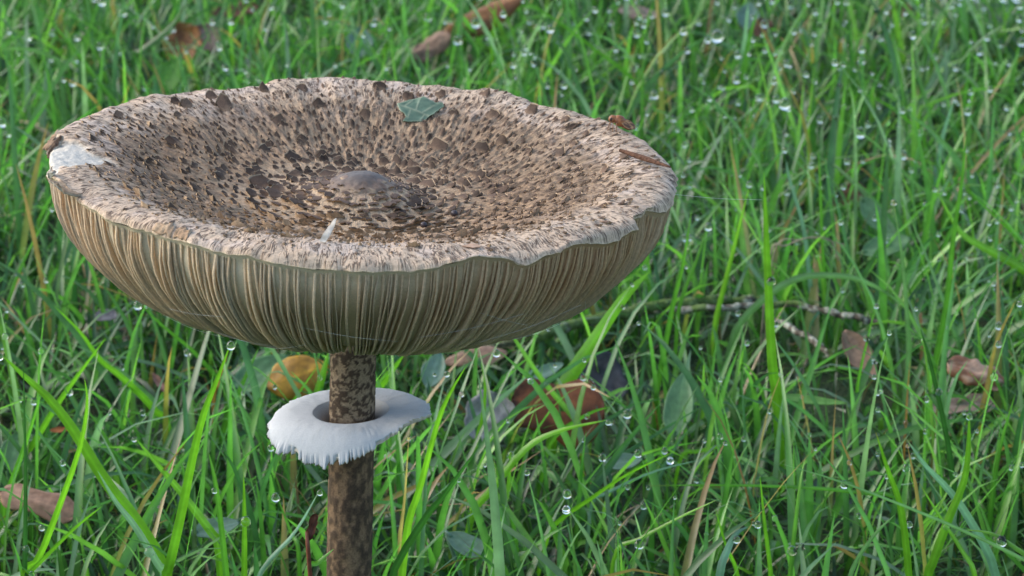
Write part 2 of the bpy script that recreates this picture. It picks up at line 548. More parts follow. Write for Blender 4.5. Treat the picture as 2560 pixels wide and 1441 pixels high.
add_scales(5.0, 7.2, lambda r: .26, lambda r: .30, lambda r: .078, 0.7, .9)
add_scales(7.2, 8.6, lambda r: .28, lambda r: .34, lambda r: .066, 0.7, .8)
add_scales(8.6, 9.6, lambda r: .45, lambda r: .42, lambda r: .058, 0.6, .7)
for _ in range(60):                                          # scattered big flakes
    scale_list.append((rng.uniform(0, 6.283), math.sqrt(rng.uniform(2.2 ** 2, 9.3 ** 2)), rng.uniform(.15, .27), rng.uniform(.6, 1.0)))
for (px, py, s, h) in [(885, 405, .40, .9), (995, 402, .36, .9), (1082, 412, .30, .9), (1110, 428, .26, .9), (905, 345, .34, .7), (800, 262, .42, .8), (567, 262, .55, .9), (610, 298, .3, .8),
                       (755, 348, .34, .7), (768, 400, .36, .6), (548, 395, .3, .6), (620, 350, .22, .8), (385, 315, .26, .9), (238, 345, .3, .9), (1170, 412, .32, .6), (1245, 465, .3, .5), (1290, 494, .36, .5),
                       (1510, 425, .36, .9), (1425, 318, .26, .7), (1300, 372, .24, .5), (1430, 360, .3, .5), (1230, 570, .28, .6), (1350, 555, .26, .6), (870, 425, .3, .9), (960, 425, .3, .9), (1030, 425, .32, .8),
                       (530, 240, .45, .7), (660, 222, .4, .7), (950, 216, .4, .8), (1100, 235, .36, .7), (440, 252, .4, .7), (760, 222, .35, .7), (300, 290, .4, .6), (1010, 410, .28, .9)]:
    a, t, _p = cap_hit(px, py)
    scale_list.append((a, float(np.interp(t, TA, TOP[:, 0])), s * 0.5, h))

SA = np.array(scale_list)
t_of_r = lambda r: np.interp(r, TOP[:565, 0], TA[:565])
ST = t_of_r(SA[:, 1])
keepm = (torn_mask(SA[:, 0], ST) < 0.3) & (ST < 0.975)
SA, ST = SA[keepm], ST[keepm]
order = np.argsort(-SA[:, 2])
SA, ST = SA[order], ST[order]
P0, DT, DR, DN = cap_frame(SA[:, 0], ST)

def scale_mesh(i):
    a, r, s, h = SA[i]
    el = float(sstep(3.6, 6.0, r)) * (0.0 if s > .14 else 1.0)
    w = s * 0.01 * rng.uniform(.8, 1.2) * (1 - .38 * el)
    l = s * 0.01 * rng.uniform(.75, 1.2) * (1 + .9 * el)
    hh = s * 0.01 * h * (1.0 if r < 4 else 1.15)
    us = np.array([-1, -.5, 0, .5, 1]) + rng.uniform(-.16, .16, 5)
    k = rng.choice([1, 2, 3])
    prof = np.array([.4, .9, 1.0, .9, .4]) * rng.uniform(.35, 1.1, 5)
    prof[k] = max(prof[k], .75) * rng.uniform(.9, 1.3)
    vout = np.array([.45, .8, .9, .8, .45]) * rng.uniform(.55, 1.35, 5)
    under = rng.uniform(-.5, .35) if s > .11 else rng.uniform(-.2, .4)
    vin = -np.array([.55, .9, 1.0, .9, .55]) * rng.uniform(.7, 1.15, 5)
    rows = [(us * .8, vin, np.full(5, -.03)),
            (us * 1.0, np.full(5, -.1) + rng.uniform(-.15, .15, 5), .30 * prof + .05),
            (us * 1.0, vout, prof),
            (us * 1.02, vout + .16, prof * 1.06 + .04),
            (us * 1.1, vout * .6 + under, np.full(5, -.15))]
    V = []
    for u, v, n in rows:
        V.append(P0[i] + np.outer(u * w, DT[i]) + np.outer(v * l, DR[i]) + np.outer(np.asarray(n) * hh + (0.0001 if n[2] >= 0 else -.0001), DN[i]))
    V = np.vstack(V)
    F = np.vstack([grid_faces(3, 5), grid_faces(2, 5, off=15)])
    d = rng.uniform(.5, 1.25)
    c1 = SKIN * d if r > 1.7 else lerp(SKIN, GREYB, .5) * d
    if r > 7.8:
        c1 = c1 * 1.35
    C = np.vstack([np.tile(lerp(c1, TAN, .55), (5, 1)), np.tile(c1, (5, 1)), np.tile(c1 * .8, (5, 1)), np.tile(CREAM * .95, (5, 1)), np.tile(CREAM * .9, (5, 1))])
    C = C * rng.uniform(.85, 1.15, (len(C), 1))
    return V, F, C

parts = []
for i in range(len(SA)):
    V, F, C = scale_mesh(i)
    if i < 300:
        obj('scale', V, F, M_CAP, C, parent=cap, smooth=False, pivot=P0[i])
    else:
        parts.append((V, F, C))
V, F, C = merge(parts)
o = obj('small_scales', V, F, M_CAP, C, parent=cap, smooth=False, kind='stuff')

# ---- umbo: smooth grey-brown knob with a torn hem
nu, nv = 120, 40
UMB = lambda q: .13 * np.exp(-(q / .72) ** 2.6) + .02 * np.clip(1 - q / 1.3, 0, 1)
a = np.arange(nu) / nu * 2 * math.pi
ro = 1.16 + .26 * (fbm(np.cos(a) * 2 + 4, np.sin(a) * 2 + 4, 0, 71, 3) - .5) * 2 + .12 * (noise(np.cos(a) * 8, np.sin(a) * 8, 0, 72) - .5)
s = np.linspace(0.01, 1, nv)
S_, A_ = np.meshgrid(s, a, indexing='ij')
rr = S_ * ro[None, :]
ht = UMB(rr)
base = np.interp(rr, TOP[:, 0], TOP[:, 1]) + .035
ux, uy = rr * np.cos(A_) + .12 * (1 - S_), rr * np.sin(A_)
uz = base + ht + .08 * (fbm(ux * 2.2, uy * 2.2, 0, 73, 3) - .5) + .05 * (fbm(ux * 7, uy * 7, 0, 78, 3) - .5) * sstep(.2, .7, S_) + .05 * ux * np.exp(-rr ** 2)
hem = sstep(.9, 1.0, S_)
uz = uz - hem * .06
V = cap_to_world(ux, uy, uz).reshape(-1, 3)
Cu = mixc([0.12, 0.098, 0.082], [0.20, 0.135, 0.09], sstep(.35, .9, S_ + .35 * (fbm(ux * 2.5, uy * 2.5, 0, 75, 3) - .5)))
Cu = mixc(Cu, CREAM * .8, .7 * sstep(.84, 1.0, S_ + .5 * (fbm(ux * 5, uy * 5, 0, 77, 3) - .5)))
Cu = mixc(Cu, SKIN * 1.3, .8 * sstep(.6, .72, fbm(ux * 6, uy * 6, 0, 76, 2)) * sstep(.45, .8, S_))
Vt = cap_to_world(.12, 0, TOP[0, 1] + .035 + .56)[None]
F = grid_faces(nv, nu, True)
umbo = obj('umbo', V, F, M_UMBO, Cu.reshape(-1, 3), parent=cap)

# two torn slits of the knob's skin beside its top
for (ax, rr_, w_, h_) in [(200, .62, .15, .17), (335, .66, .13, .12), (95, .55, .16, .12)]:
    aa = math.radians(ax)
    c = np.array([.1 + rr_ * math.cos(aa), rr_ * math.sin(aa)])
    n = 9
    uu = np.linspace(-1, 1, n)
    tx, ty = -math.sin(aa), math.cos(aa)
    rows = []
    zb = -.1 if ax != 95 else .0
    for (vr, vz) in ((-.10, .10), (.02, .16), (.10, .15), (.16, .02)):
        jag = 1 - .6 * uu ** 2 + .15 * rng.uniform(-1, 1, n)
        px_ = c[0] + tx * uu * w_ * 1.3 + math.cos(aa) * vr
        py_ = c[1] + ty * uu * w_ * 1.3 + math.sin(aa) * vr
        rl = np.hypot(px_ - .1, py_)
        zz = np.interp(rl, TOP[:, 0], TOP[:, 1]) + UMB(rl) + vz * h_ * 4 * jag * .5 + .01
        rows.append(cap_to_world(px_, py_, zz))
    V = np.vstack(rows)
    C = np.vstack([np.tile(GREYB, (n, 1)), np.tile(GREYB * 1.1, (n, 1)), np.tile(CREAM * .8, (n, 1)), np.tile(SKIN * .6, (n, 1))])
    obj('torn_skin', V, grid_faces(4, n), M_CAP, C, parent=cap)

# ---- flesh of the margin and under the gills
def bot_profile(q, inset=0.0):
    r = np.interp(q, TA, BOT[:, 0]); z = np.interp(q, TA, BOT[:, 1])
    dr = np.interp(q + .01, TA, BOT[:, 0]) - np.interp(q - .01, TA, BOT[:, 0])
    dz = np.interp(q + .01, TA, BOT[:, 1]) - np.interp(q - .01, TA, BOT[:, 1])
    l = np.hypot(dr, dz) + 1e-9
    nx, nz = -dz / l, dr / l                # outward/down normal
    return r - nx * inset, z - nz * inset

def bot_point(th, q, inset):
    th, q = np.broadcast_arrays(np.asarray(th, float), np.asarray(q, float))
    r, z = bot_profile(q, inset)
    w = 1 - sstep(0.0, 0.30, q)
    r = r + w * rim_dr(th)
    rt, zt = cap_top(th, np.ones_like(th))
    z = z + w * (zt - TOP[-1, 1])
    bulge = .22 * (fbm(np.cos(th) * 3 + 60, np.sin(th) * 3 + 60, q * 2, 81, 2) - .5)
    r = r + bulge * (1 - w)
    return r * np.cos(th), r * np.sin(th), z

nT, nQ = 360, 40
tb = np.arange(nT) / nT * 2 * math.pi
qb = np.linspace(0, 1, nQ)
QB, TB = np.meshgrid(qb, tb, indexing='ij')
inset = .10 + .17 * sstep(0, .35, QB)
x, y, z = bot_point(TB, QB, inset)
mask_first = QB < 1e-6
rt, zt = cap_top(TB, np.full_like(TB, 1.0))
x = np.where(mask_first, rt * np.cos(TB), x); y = np.where(mask_first, rt * np.sin(TB), y); z = np.where(mask_first, zt - .0, z)
V = cap_to_world(x, y, z).reshape(-1, 3)
bb = np.clip(.8 * bump_a(TB, 318, 38) + .2 * bump_a(TB, 205, 25), 0, 1) * (1 - sstep(.15, .55, QB))
C = mixc(np.array([.64, .55, .39]), [.36, .19, .08], bb).reshape(-1, 3)
gill_layer = obj('gill_bed', V, grid_faces(nQ, nT, True), M_FLESH, C, parent=root)

# ---- gills: one blade each, those on the camera's half as parts of their own
NG = 430
rows_g = 15
qg = np.linspace(0.0, 0.97, rows_g) ** 1.15
G_parts = []
gang = (np.arange(NG) + rng.uniform(-.28, .28, NG)) / NG * 2 * math.pi
clump = .010 * np.sin(gang * 37) + .008 * np.sin(gang * 61 + 1)
gang = gang + clump
front = np.argsort(np.abs(angdiff(gang, math.radians(268))))
fset = set(front[:262].tolist())
for i in range(NG):
    a0 = gang[i]
    ph, am = rng.uniform(0, 6.28), rng.uniform(.001, .006)
    wig = a0 + am * np.sin(qg * rng.uniform(4, 9) + ph) + .012 * (fbm(np.full(rows_g, np.cos(a0) * 6 + 5), np.full(rows_g, np.sin(a0) * 6 + 5), qg * 3, 91, 2) - .5) * 2
    short = rng.random() < .12
    q_end = qg * (.55 if short else 1.0)
    edge_in = .02 + rng.uniform(-.05, .07) + .03 * np.sin(qg * 11 + ph)
    depth_in = .12 + .18 * sstep(0, .35, q_end)
    # flush to the margin: gills taper out at the rim
    tap = sstep(0.0, .10, q_end)
    ein = lerp(.035, edge_in, tap)
    xo, yo, zo = bot_point(wig, q_end, ein)
    xi, yi, zi = bot_point(wig, q_end, np.maximum(depth_in, ein + .03))
    th_ = (.024 + .016 * (1 - sstep(0, .4, q_end))) * rng.uniform(.3, 1.5)
    th_ = np.minimum(th_, .0045 * np.hypot(xo, yo))
    tx, ty = -np.sin(wig), np.cos(wig)
    Vr = np.stack([
        cap_to_world(xi + tx * .004, yi + ty * .004, zi),
        cap_to_world(xo + tx * th_, yo + ty * th_, zo + .02),
        cap_to_world(xo - tx * th_, yo - ty * th_, zo + .02),
        cap_to_world(xi - tx * .004, yi - ty * .004, zi)], 1).reshape(-1, 3)
    F = grid_faces(rows_g, 4)
    deg = math.degrees(a0) % 360
    brown = .75 * float(bump_a(a0, 318, 38)) + .30 * float(bump_a(a0, 205, 25)) + rng.uniform(-.1, .15)
    brown = np.clip(brown, 0, 1) * (1 - sstep(.12, .5, q_end)) + .12 * rng.random()
    pale = lerp(np.array([.80, .70, .52]), np.array([.86, .82, .72]), .8 * float(bump_a(a0, 190, 20))) * rng.uniform(.85, 1.1)  # left gills paler: whiter flesh by the tear, plus that flank's light painted in
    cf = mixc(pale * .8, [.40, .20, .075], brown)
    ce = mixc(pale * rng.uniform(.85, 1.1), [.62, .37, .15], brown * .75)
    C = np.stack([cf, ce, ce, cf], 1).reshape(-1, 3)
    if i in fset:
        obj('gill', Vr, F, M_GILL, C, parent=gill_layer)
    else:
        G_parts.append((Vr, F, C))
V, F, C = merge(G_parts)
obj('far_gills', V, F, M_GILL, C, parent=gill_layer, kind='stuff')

# ---- ragged flap curled up beside the torn place
def torn_strip(a_deg, t0, wid, length, curl, lift, c_in, c_out, name, seed, parent):
    n, m = 16, 12
    u = np.linspace(-1, 1, n); v = np.linspace(0, 1, m)
    Vv, Uu = np.meshgrid(v, u, indexing='ij')
    a = math.radians(a_deg)
    p, dt, dr, dn = [q_.reshape(3) for q_ in cap_frame(np.array([a]), np.array([t0]))]
    ang = curl * Vv + .5 * (fbm(Uu * 2 + seed, Vv * 2, 0, 95, 2) - .5)
    out = length * np.where(abs(curl) < 1e-3, Vv, np.sin(ang) / max(abs(curl), .3))
    upz = length * (1 - np.cos(ang)) / max(abs(curl), .3) * np.sign(curl) + lift * Vv
    taper = (1 - .35 * Vv ** 2) * (1 + .18 * (noise(Uu * 3 + seed, Vv * 4, 0, 96) - .5))
    jag = 1 + .35 * (noise(Uu * 5 + seed, 0, 0, 97) - .5)
    rel = .0012 * (fbm(Uu * 4 + seed, Vv * 3, 0, 98, 3) - .5)
    P = p + (Uu * wid * taper)[..., None] * dt + (out * jag)[..., None] * dr + (upz + rel + .0004)[..., None] * dn
    Cc = mixc(c_in, c_out, sstep(.1, .9, fbm(Uu * 5 + seed, Vv * 2, 0, 99, 3) * 1.3 - .1))
    V1 = P.reshape(-1, 3)
    V2 = V1 - dn * .0009
    F1 = grid_faces(m, n)
    F2 = F1[:, ::-1] + len(V1)
    b = [(i, i + 1) for i in range(n - 1)] + [((j + 1) * n - 1, (j + 2) * n - 1) for j in range(m - 1)] + [(m * n - 1 - i, m * n - 2 - i) for i in range(n - 1)] + [((m - 1 - j) * n, (m - 2 - j) * n) for j in range(m - 1)]
    F3 = np.array([(y_, x_, x_ + len(V1), y_ + len(V1)) for x_, y_ in b])
    C2 = np.tile(np.array(WHITE) * .8, (len(V1), 1))
    return obj(name, np.vstack([V1, V2]), np.vstack([F1, F2, F3]), M_CAP, np.vstack([Cc.reshape(-1, 3), C2]), parent=parent)

torn_strip(211, .95, .0056, .0050, .9, .000, CREAM * .9, TAN * .8, 'torn_flap', 3, cap)
torn_strip(203, .97, .0040, .0026, .9, .000, CREAM, SKIN * 1.8, 'torn_flap', 11, cap)
torn_strip(176.5, .965, .0045, .0040, -.3, .000, TAN * .8, SKIN * 1.5, 'torn_flap', 23, cap)
torn_strip(179.5, .97, .0022, .0050, -.5, -.001, SKIN * 1.4, SKIN * .8, 'torn_flap', 31, cap)
torn_strip(172, .965, .0030, .0035, .5, .000, CREAM, TAN, 'torn_flap', 37, cap)
torn_strip(237, .975, .0034, .0044, -1.2, .0, CREAM, TAN, 'torn_flap', 43, cap)
torn_strip(241, .975, .0024, .0042, -1.2, .0, TAN, [.40, .26, .15], 'torn_flap', 47, cap)

# ---- stem
ns, ms = 96, 420
zz = np.linspace(-.01, .168, ms)
aa = np.arange(ns) / ns * 2 * math.pi
ZZ, AA = np.meshgrid(zz, aa, indexing='ij')
cx = -.0020 - .0058 * (1 - ZZ / .17)
rad = .00735 + .0011 * sstep(.06, -.01, ZZ) * 1.0
rad = np.where(ZZ > .14, rad - .0002, rad)
ca, sa = np.cos(AA), np.sin(AA)
mott = fbm(ca * 5.5, sa * 5.5, ZZ * 900 + 2.5 * fbm(ca * 4, sa * 4, ZZ * 300, 101, 2), 102, 3)
above = sstep(.113, .121, ZZ)
patch = sstep(.45, .54, mott)
streak = fbm(ca * 5, sa * 5, ZZ * 420, 103, 4)
low = sstep(.36, .58, streak * .6 + .4 * fbm(ca * 2, sa * 2, ZZ * 70, 104, 3))
dk = np.array([.060, .040, .026]); ltc = np.array([.30, .225, .145])
Ca = mixc(ltc * .8, dk, patch)
Cb = mixc([.20, .13, .075], dk * 1.05, low)
Cst = mixc(Cb, Ca, above)
rad = rad + .00028 * patch * above + .00022 * low * (1 - above) + .0004 * (fbm(ca * 1.5, sa * 1.5, ZZ * 40, 105, 2) - .5)
V = np.stack([cx + rad * ca, rad * sa, ZZ], -1).reshape(-1, 3)
obj('stem', V, grid_faces(ms, ns, True), M_STEM, Cst.reshape(-1, 3), parent=root)

# ---- ring: felted white collar with a rounded throat, drooping at the front, ragged hem
def ring_part():
    n = 720
    a = np.arange(n) / n * 2 * math.pi
    front_l = bump_a(a, 240, 52)
    right = bump_a(a, 338, 30)
    left = bump_a(a, 185, 30)
    back = bump_a(a, 90, 60)
    droop = .10 + 1.05 * front_l + .12 * left + .0 * right - .02 * back
    droop = droop - .22 * bump_a(a, 318, 20) + .10 * bump_a(a, 300, 12)
    Rr = 2.5 + .14 * right + .34 * left - .36 * front_l - .12 * back
    jag = .22 * (noise(np.cos(a) * 5, np.sin(a) * 5, 0, 111) - .5) + .12 * (noise(np.cos(a) * 17, np.sin(a) * 17, 0, 112) - .5) + .16 * (noise(np.cos(a) * 45, np.sin(a) * 45, 0, 113) - .5) + .07 * (noise(np.cos(a) * 110, np.sin(a) * 110, 0, 116) - .5) * (.4 + front_l)
    notch = .16 * bump_a(a, 296, 4.0)
    m = 46
    s = np.linspace(0, 1, m)
    S, A = np.meshgrid(s, a, indexing='ij')
    ri = .76
    top_r = 1.25
    r = np.where(S < .3, ri + (top_r - ri) * np.sin(S / .3 * math.pi / 2) ** 1.3 * 1.0, 0)
    u = np.clip((S - .3) / .7, 0, 1)
    Re = Rr[None, :] + (jag - notch)[None, :] * sstep(.8, 1, u)
    r = np.where(S < .3, r, top_r + (Re - top_r) * np.sin(u * math.pi / 2 * .92) / math.sin(math.pi / 2 * .92))
    z = np.where(S < .3, -.42 + .50 * np.sin(S / .3 * math.pi / 2), .08)
    dd = (droop + .5 * jag * front_l - .6 * notch)[None, :]
    dd = np.where(u > .9, dd + .0, droop[None, :])
    jd = (-1.1 * jag * front_l + .6 * notch)[None, :] * sstep(.80, 1, u)
    z = z + np.where(S < .3, 0, -(droop[None, :]) * u ** 1.9 + jd + .05 * np.sin(u * math.pi))
    upturn = .12 * bump_a(a, 325, 26)[None, :]
    z = z + upturn * sstep(.3, 1, u)
    wr = fbm(np.cos(A) * r * 3.5, np.sin(A) * r * 3.5, 0, 114, 3) * .8 + .2 * fbm(np.cos(A) * 30, np.sin(A) * 30, r * 1.5, 115, 2)
    z = z + .05 * (wr - .5) * sstep(.1, .5, S) * (1 - .6 * sstep(.8, 1, S))
    thick = .20 * np.sin(np.clip(S * 1.0, 0, 1) * math.pi) ** .5 + .05
    # wrinkles on the lower face
    rb = r - .03
    zb = z - thick
    cen = np.array([-.0041, 0, .1195])
    tl = math.radians(2.0)
    def W(r, z):
        x, y = r * np.cos(A) * .01, r * np.sin(A) * .01
        zz = z * .01
        return np.stack([cen[0] + x, cen[1] + y, cen[2] + zz + x * math.tan(tl) * 1.2], -1).reshape(-1, 3)
    V = np.vstack([W(r, z), W(rb, zb)])
    F1 = grid_faces(m, n, True)
    F2 = F1[:, ::-1] + m * n
    i = np.arange(n); j = (i + 1) % n
    e = (m - 1) * n
    F3 = np.stack([e + i, e + j, m * n + e + j, m * n + e + i], -1)
    C1 = mixc([.54, .57, .60], [.46, .48, .49], sstep(.55, .8, wr) * .5)
    C1 = mixc(C1, [.62, .55, .36], .75 * sstep(.95, 1.0, S) * bump_a(A, 325, 34))
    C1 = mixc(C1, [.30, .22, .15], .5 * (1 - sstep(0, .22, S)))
    C2 = np.broadcast_to(np.array([.60, .55, .45]), C1.shape)
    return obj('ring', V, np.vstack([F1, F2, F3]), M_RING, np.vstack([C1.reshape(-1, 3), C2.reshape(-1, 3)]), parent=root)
ring_part()

# ------------------------------------------------------------------ grass
def blade_batch(base, head, a0, a1, pw, length, width, twist, colb, colt, rows=7, fold=.28):
    """vectorised curved blades; returns V, F, C, tips and the centre lines"""
    n = len(base)
    s = np.linspace(0, 1, rows)
    ang = a0[:, None] + a1[:, None] * s[None, :] ** pw[:, None]
    hx, hy = np.cos(head), np.sin(head)
    ds = length[:, None] / (rows - 1)
    stepx = np.sin(ang) * ds
    stepz = np.cos(ang) * ds
    X = np.concatenate([np.zeros((n, 1)), np.cumsum((stepx[:, 1:] + stepx[:, :-1]) / 2, 1)], 1)
    Zc = np.concatenate([np.zeros((n, 1)), np.cumsum((stepz[:, 1:] + stepz[:, :-1]) / 2, 1)], 1)
    P = base[:, None, :] + np.stack([X * hx[:, None], X * hy[:, None], Zc], -1)
    P[..., 2] = np.maximum(P[..., 2], .003)
    tang = np.gradient(P, axis=1)
    tang /= np.linalg.norm(tang, axis=-1)[..., None] + 1e-9
    side0 = np.stack([-hy, hx, np.zeros(n)], -1)
    tw = twist[:, None] * (s[None, :] * 1.0 + .0)
    sd = np.broadcast_to(side0[:, None, :], P.shape)
    nrm = np.cross(tang, sd)
    nrm /= np.linalg.norm(nrm, axis=-1)[..., None] + 1e-9
    sdr = sd * np.cos(tw)[..., None] + nrm * np.sin(tw)[..., None]
    nr2 = np.cross(tang, sdr)
    wp = np.minimum(1.0, .55 + 1.6 * s) * (1 - s ** 2.6) ** .9 + .02
    hw = width[:, None] * .5 * wp[None, :]
    L = P - sdr * hw[..., None]
    Rr = P + sdr * hw[..., None]
    M = P - nr2 * (hw * fold)[..., None]
    V = np.stack([L, M, Rr], 2)            # n, rows, 3, 3
    F0 = grid_faces(rows, 3)
    F = (F0[None] + (np.arange(n) * rows * 3)[:, None, None]).reshape(-1, 4)
    t = s[None, :, None, None]
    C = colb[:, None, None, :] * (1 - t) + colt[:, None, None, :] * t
    C = np.broadcast_to(C, V.shape)
    mid = np.array([1.0, 1.18, 1.0])[None, None, :, None]
    C = C * mid
    return V.reshape(-1, 3), F, C.reshape(-1, 3), P

GREENS = np.array([
    [.076, .208, .056], [.096, .272, .056], [.148, .350, .062], [.058, .166, .062], [.160, .280, .172], [.042, .124, .046], [.115, .292, .074]])
STRAW = np.array([[.42, .30, .14], [.36, .20, .08], [.45, .38, .24]])

# places pressed down or kept open (fallen things lie there): x, y, radius, share of blades kept
OPEN = [(-.006, 0.0, .016, 0.0), (0, -.02, .10, .55)]

def field(n, region, seed, lmin, lmax, wmin, wmax, lean, name, label):
    g = np.random.default_rng(seed)
    x0, x1, y0, y1 = region
    x = g.uniform(x0, x1, n); y = g.uniform(y0, y1, n)
    # keep dense only where the field is looked at, thinner to the sides
    dist = y - CAM[1]
    half = dist * 36 / LENS / 2
    inside = np.abs(x - CAM[0]) < half * 1.15 + .06
    keep = inside | (g.random(n) < .22)
    cl = fbm(x * 22 + 50, y * 22 + 50, 0, 121, 3)
    keep &= g.random(n) < sstep(.25, .55, cl) * .75 + .3
    for ox, oy, orad, k in OPEN:
        k = k if lmin > .02 or k == 0 else min(1.0, k + .4)
        d = np.hypot(x - ox, y - oy)
        keep &= ~((d < orad) & (g.random(n) > k))
    x, y = x[keep], y[keep]
    m = len(x)
    ln = g.uniform(lmin, lmax, m) * (.75 + .5 * fbm(x * 9, y * 9, 0, 122, 2))
    # nothing tall right in front of the stem
    nearf = (y < .03)
    ln = np.where(nearf, np.minimum(ln, .055), ln)
    wd = g.uniform(wmin, wmax, m)
    head = g.uniform(0, 2 * math.pi, m) + .0
    a0 = np.abs(g.normal(0, lean, m))
    a1 = g.gamma(2.0, .45, m)
    pw = g.uniform(1.0, 2.6, m)
    tw = g.normal(0, .9, m)
    base = np.stack([x, y, ground_height(x, y) - .002], -1)
    ci = g.choice(len(GREENS), m, p=[.20, .22, .13, .15, .16, .06, .08])
    cb = GREENS[ci] * g.uniform(.75, 1.25, (m, 1))
    tone = fbm(x * 5 + 9, y * 5, 0, 123, 2)[:, None]
    cb = cb * (.8 + .4 * tone)
    ct = cb * np.array([1.15, 1.1, 1.0])
    dead = g.random(m) < .022
    sc = STRAW[g.integers(0, 3, m)] * g.uniform(.5, 1.0, (m, 1))
    cb = np.where(dead[:, None], sc * .8, cb)
    ct = np.where(dead[:, None], sc, ct)
    tipd = (g.random(m) < .035) & ~dead
    ct = np.where(tipd[:, None], STRAW[1] * 1.1, ct)
    wd = np.where(dead, wd * .55, wd)
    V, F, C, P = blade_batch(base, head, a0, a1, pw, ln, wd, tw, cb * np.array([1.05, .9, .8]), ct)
    return V, F, C, P, wd

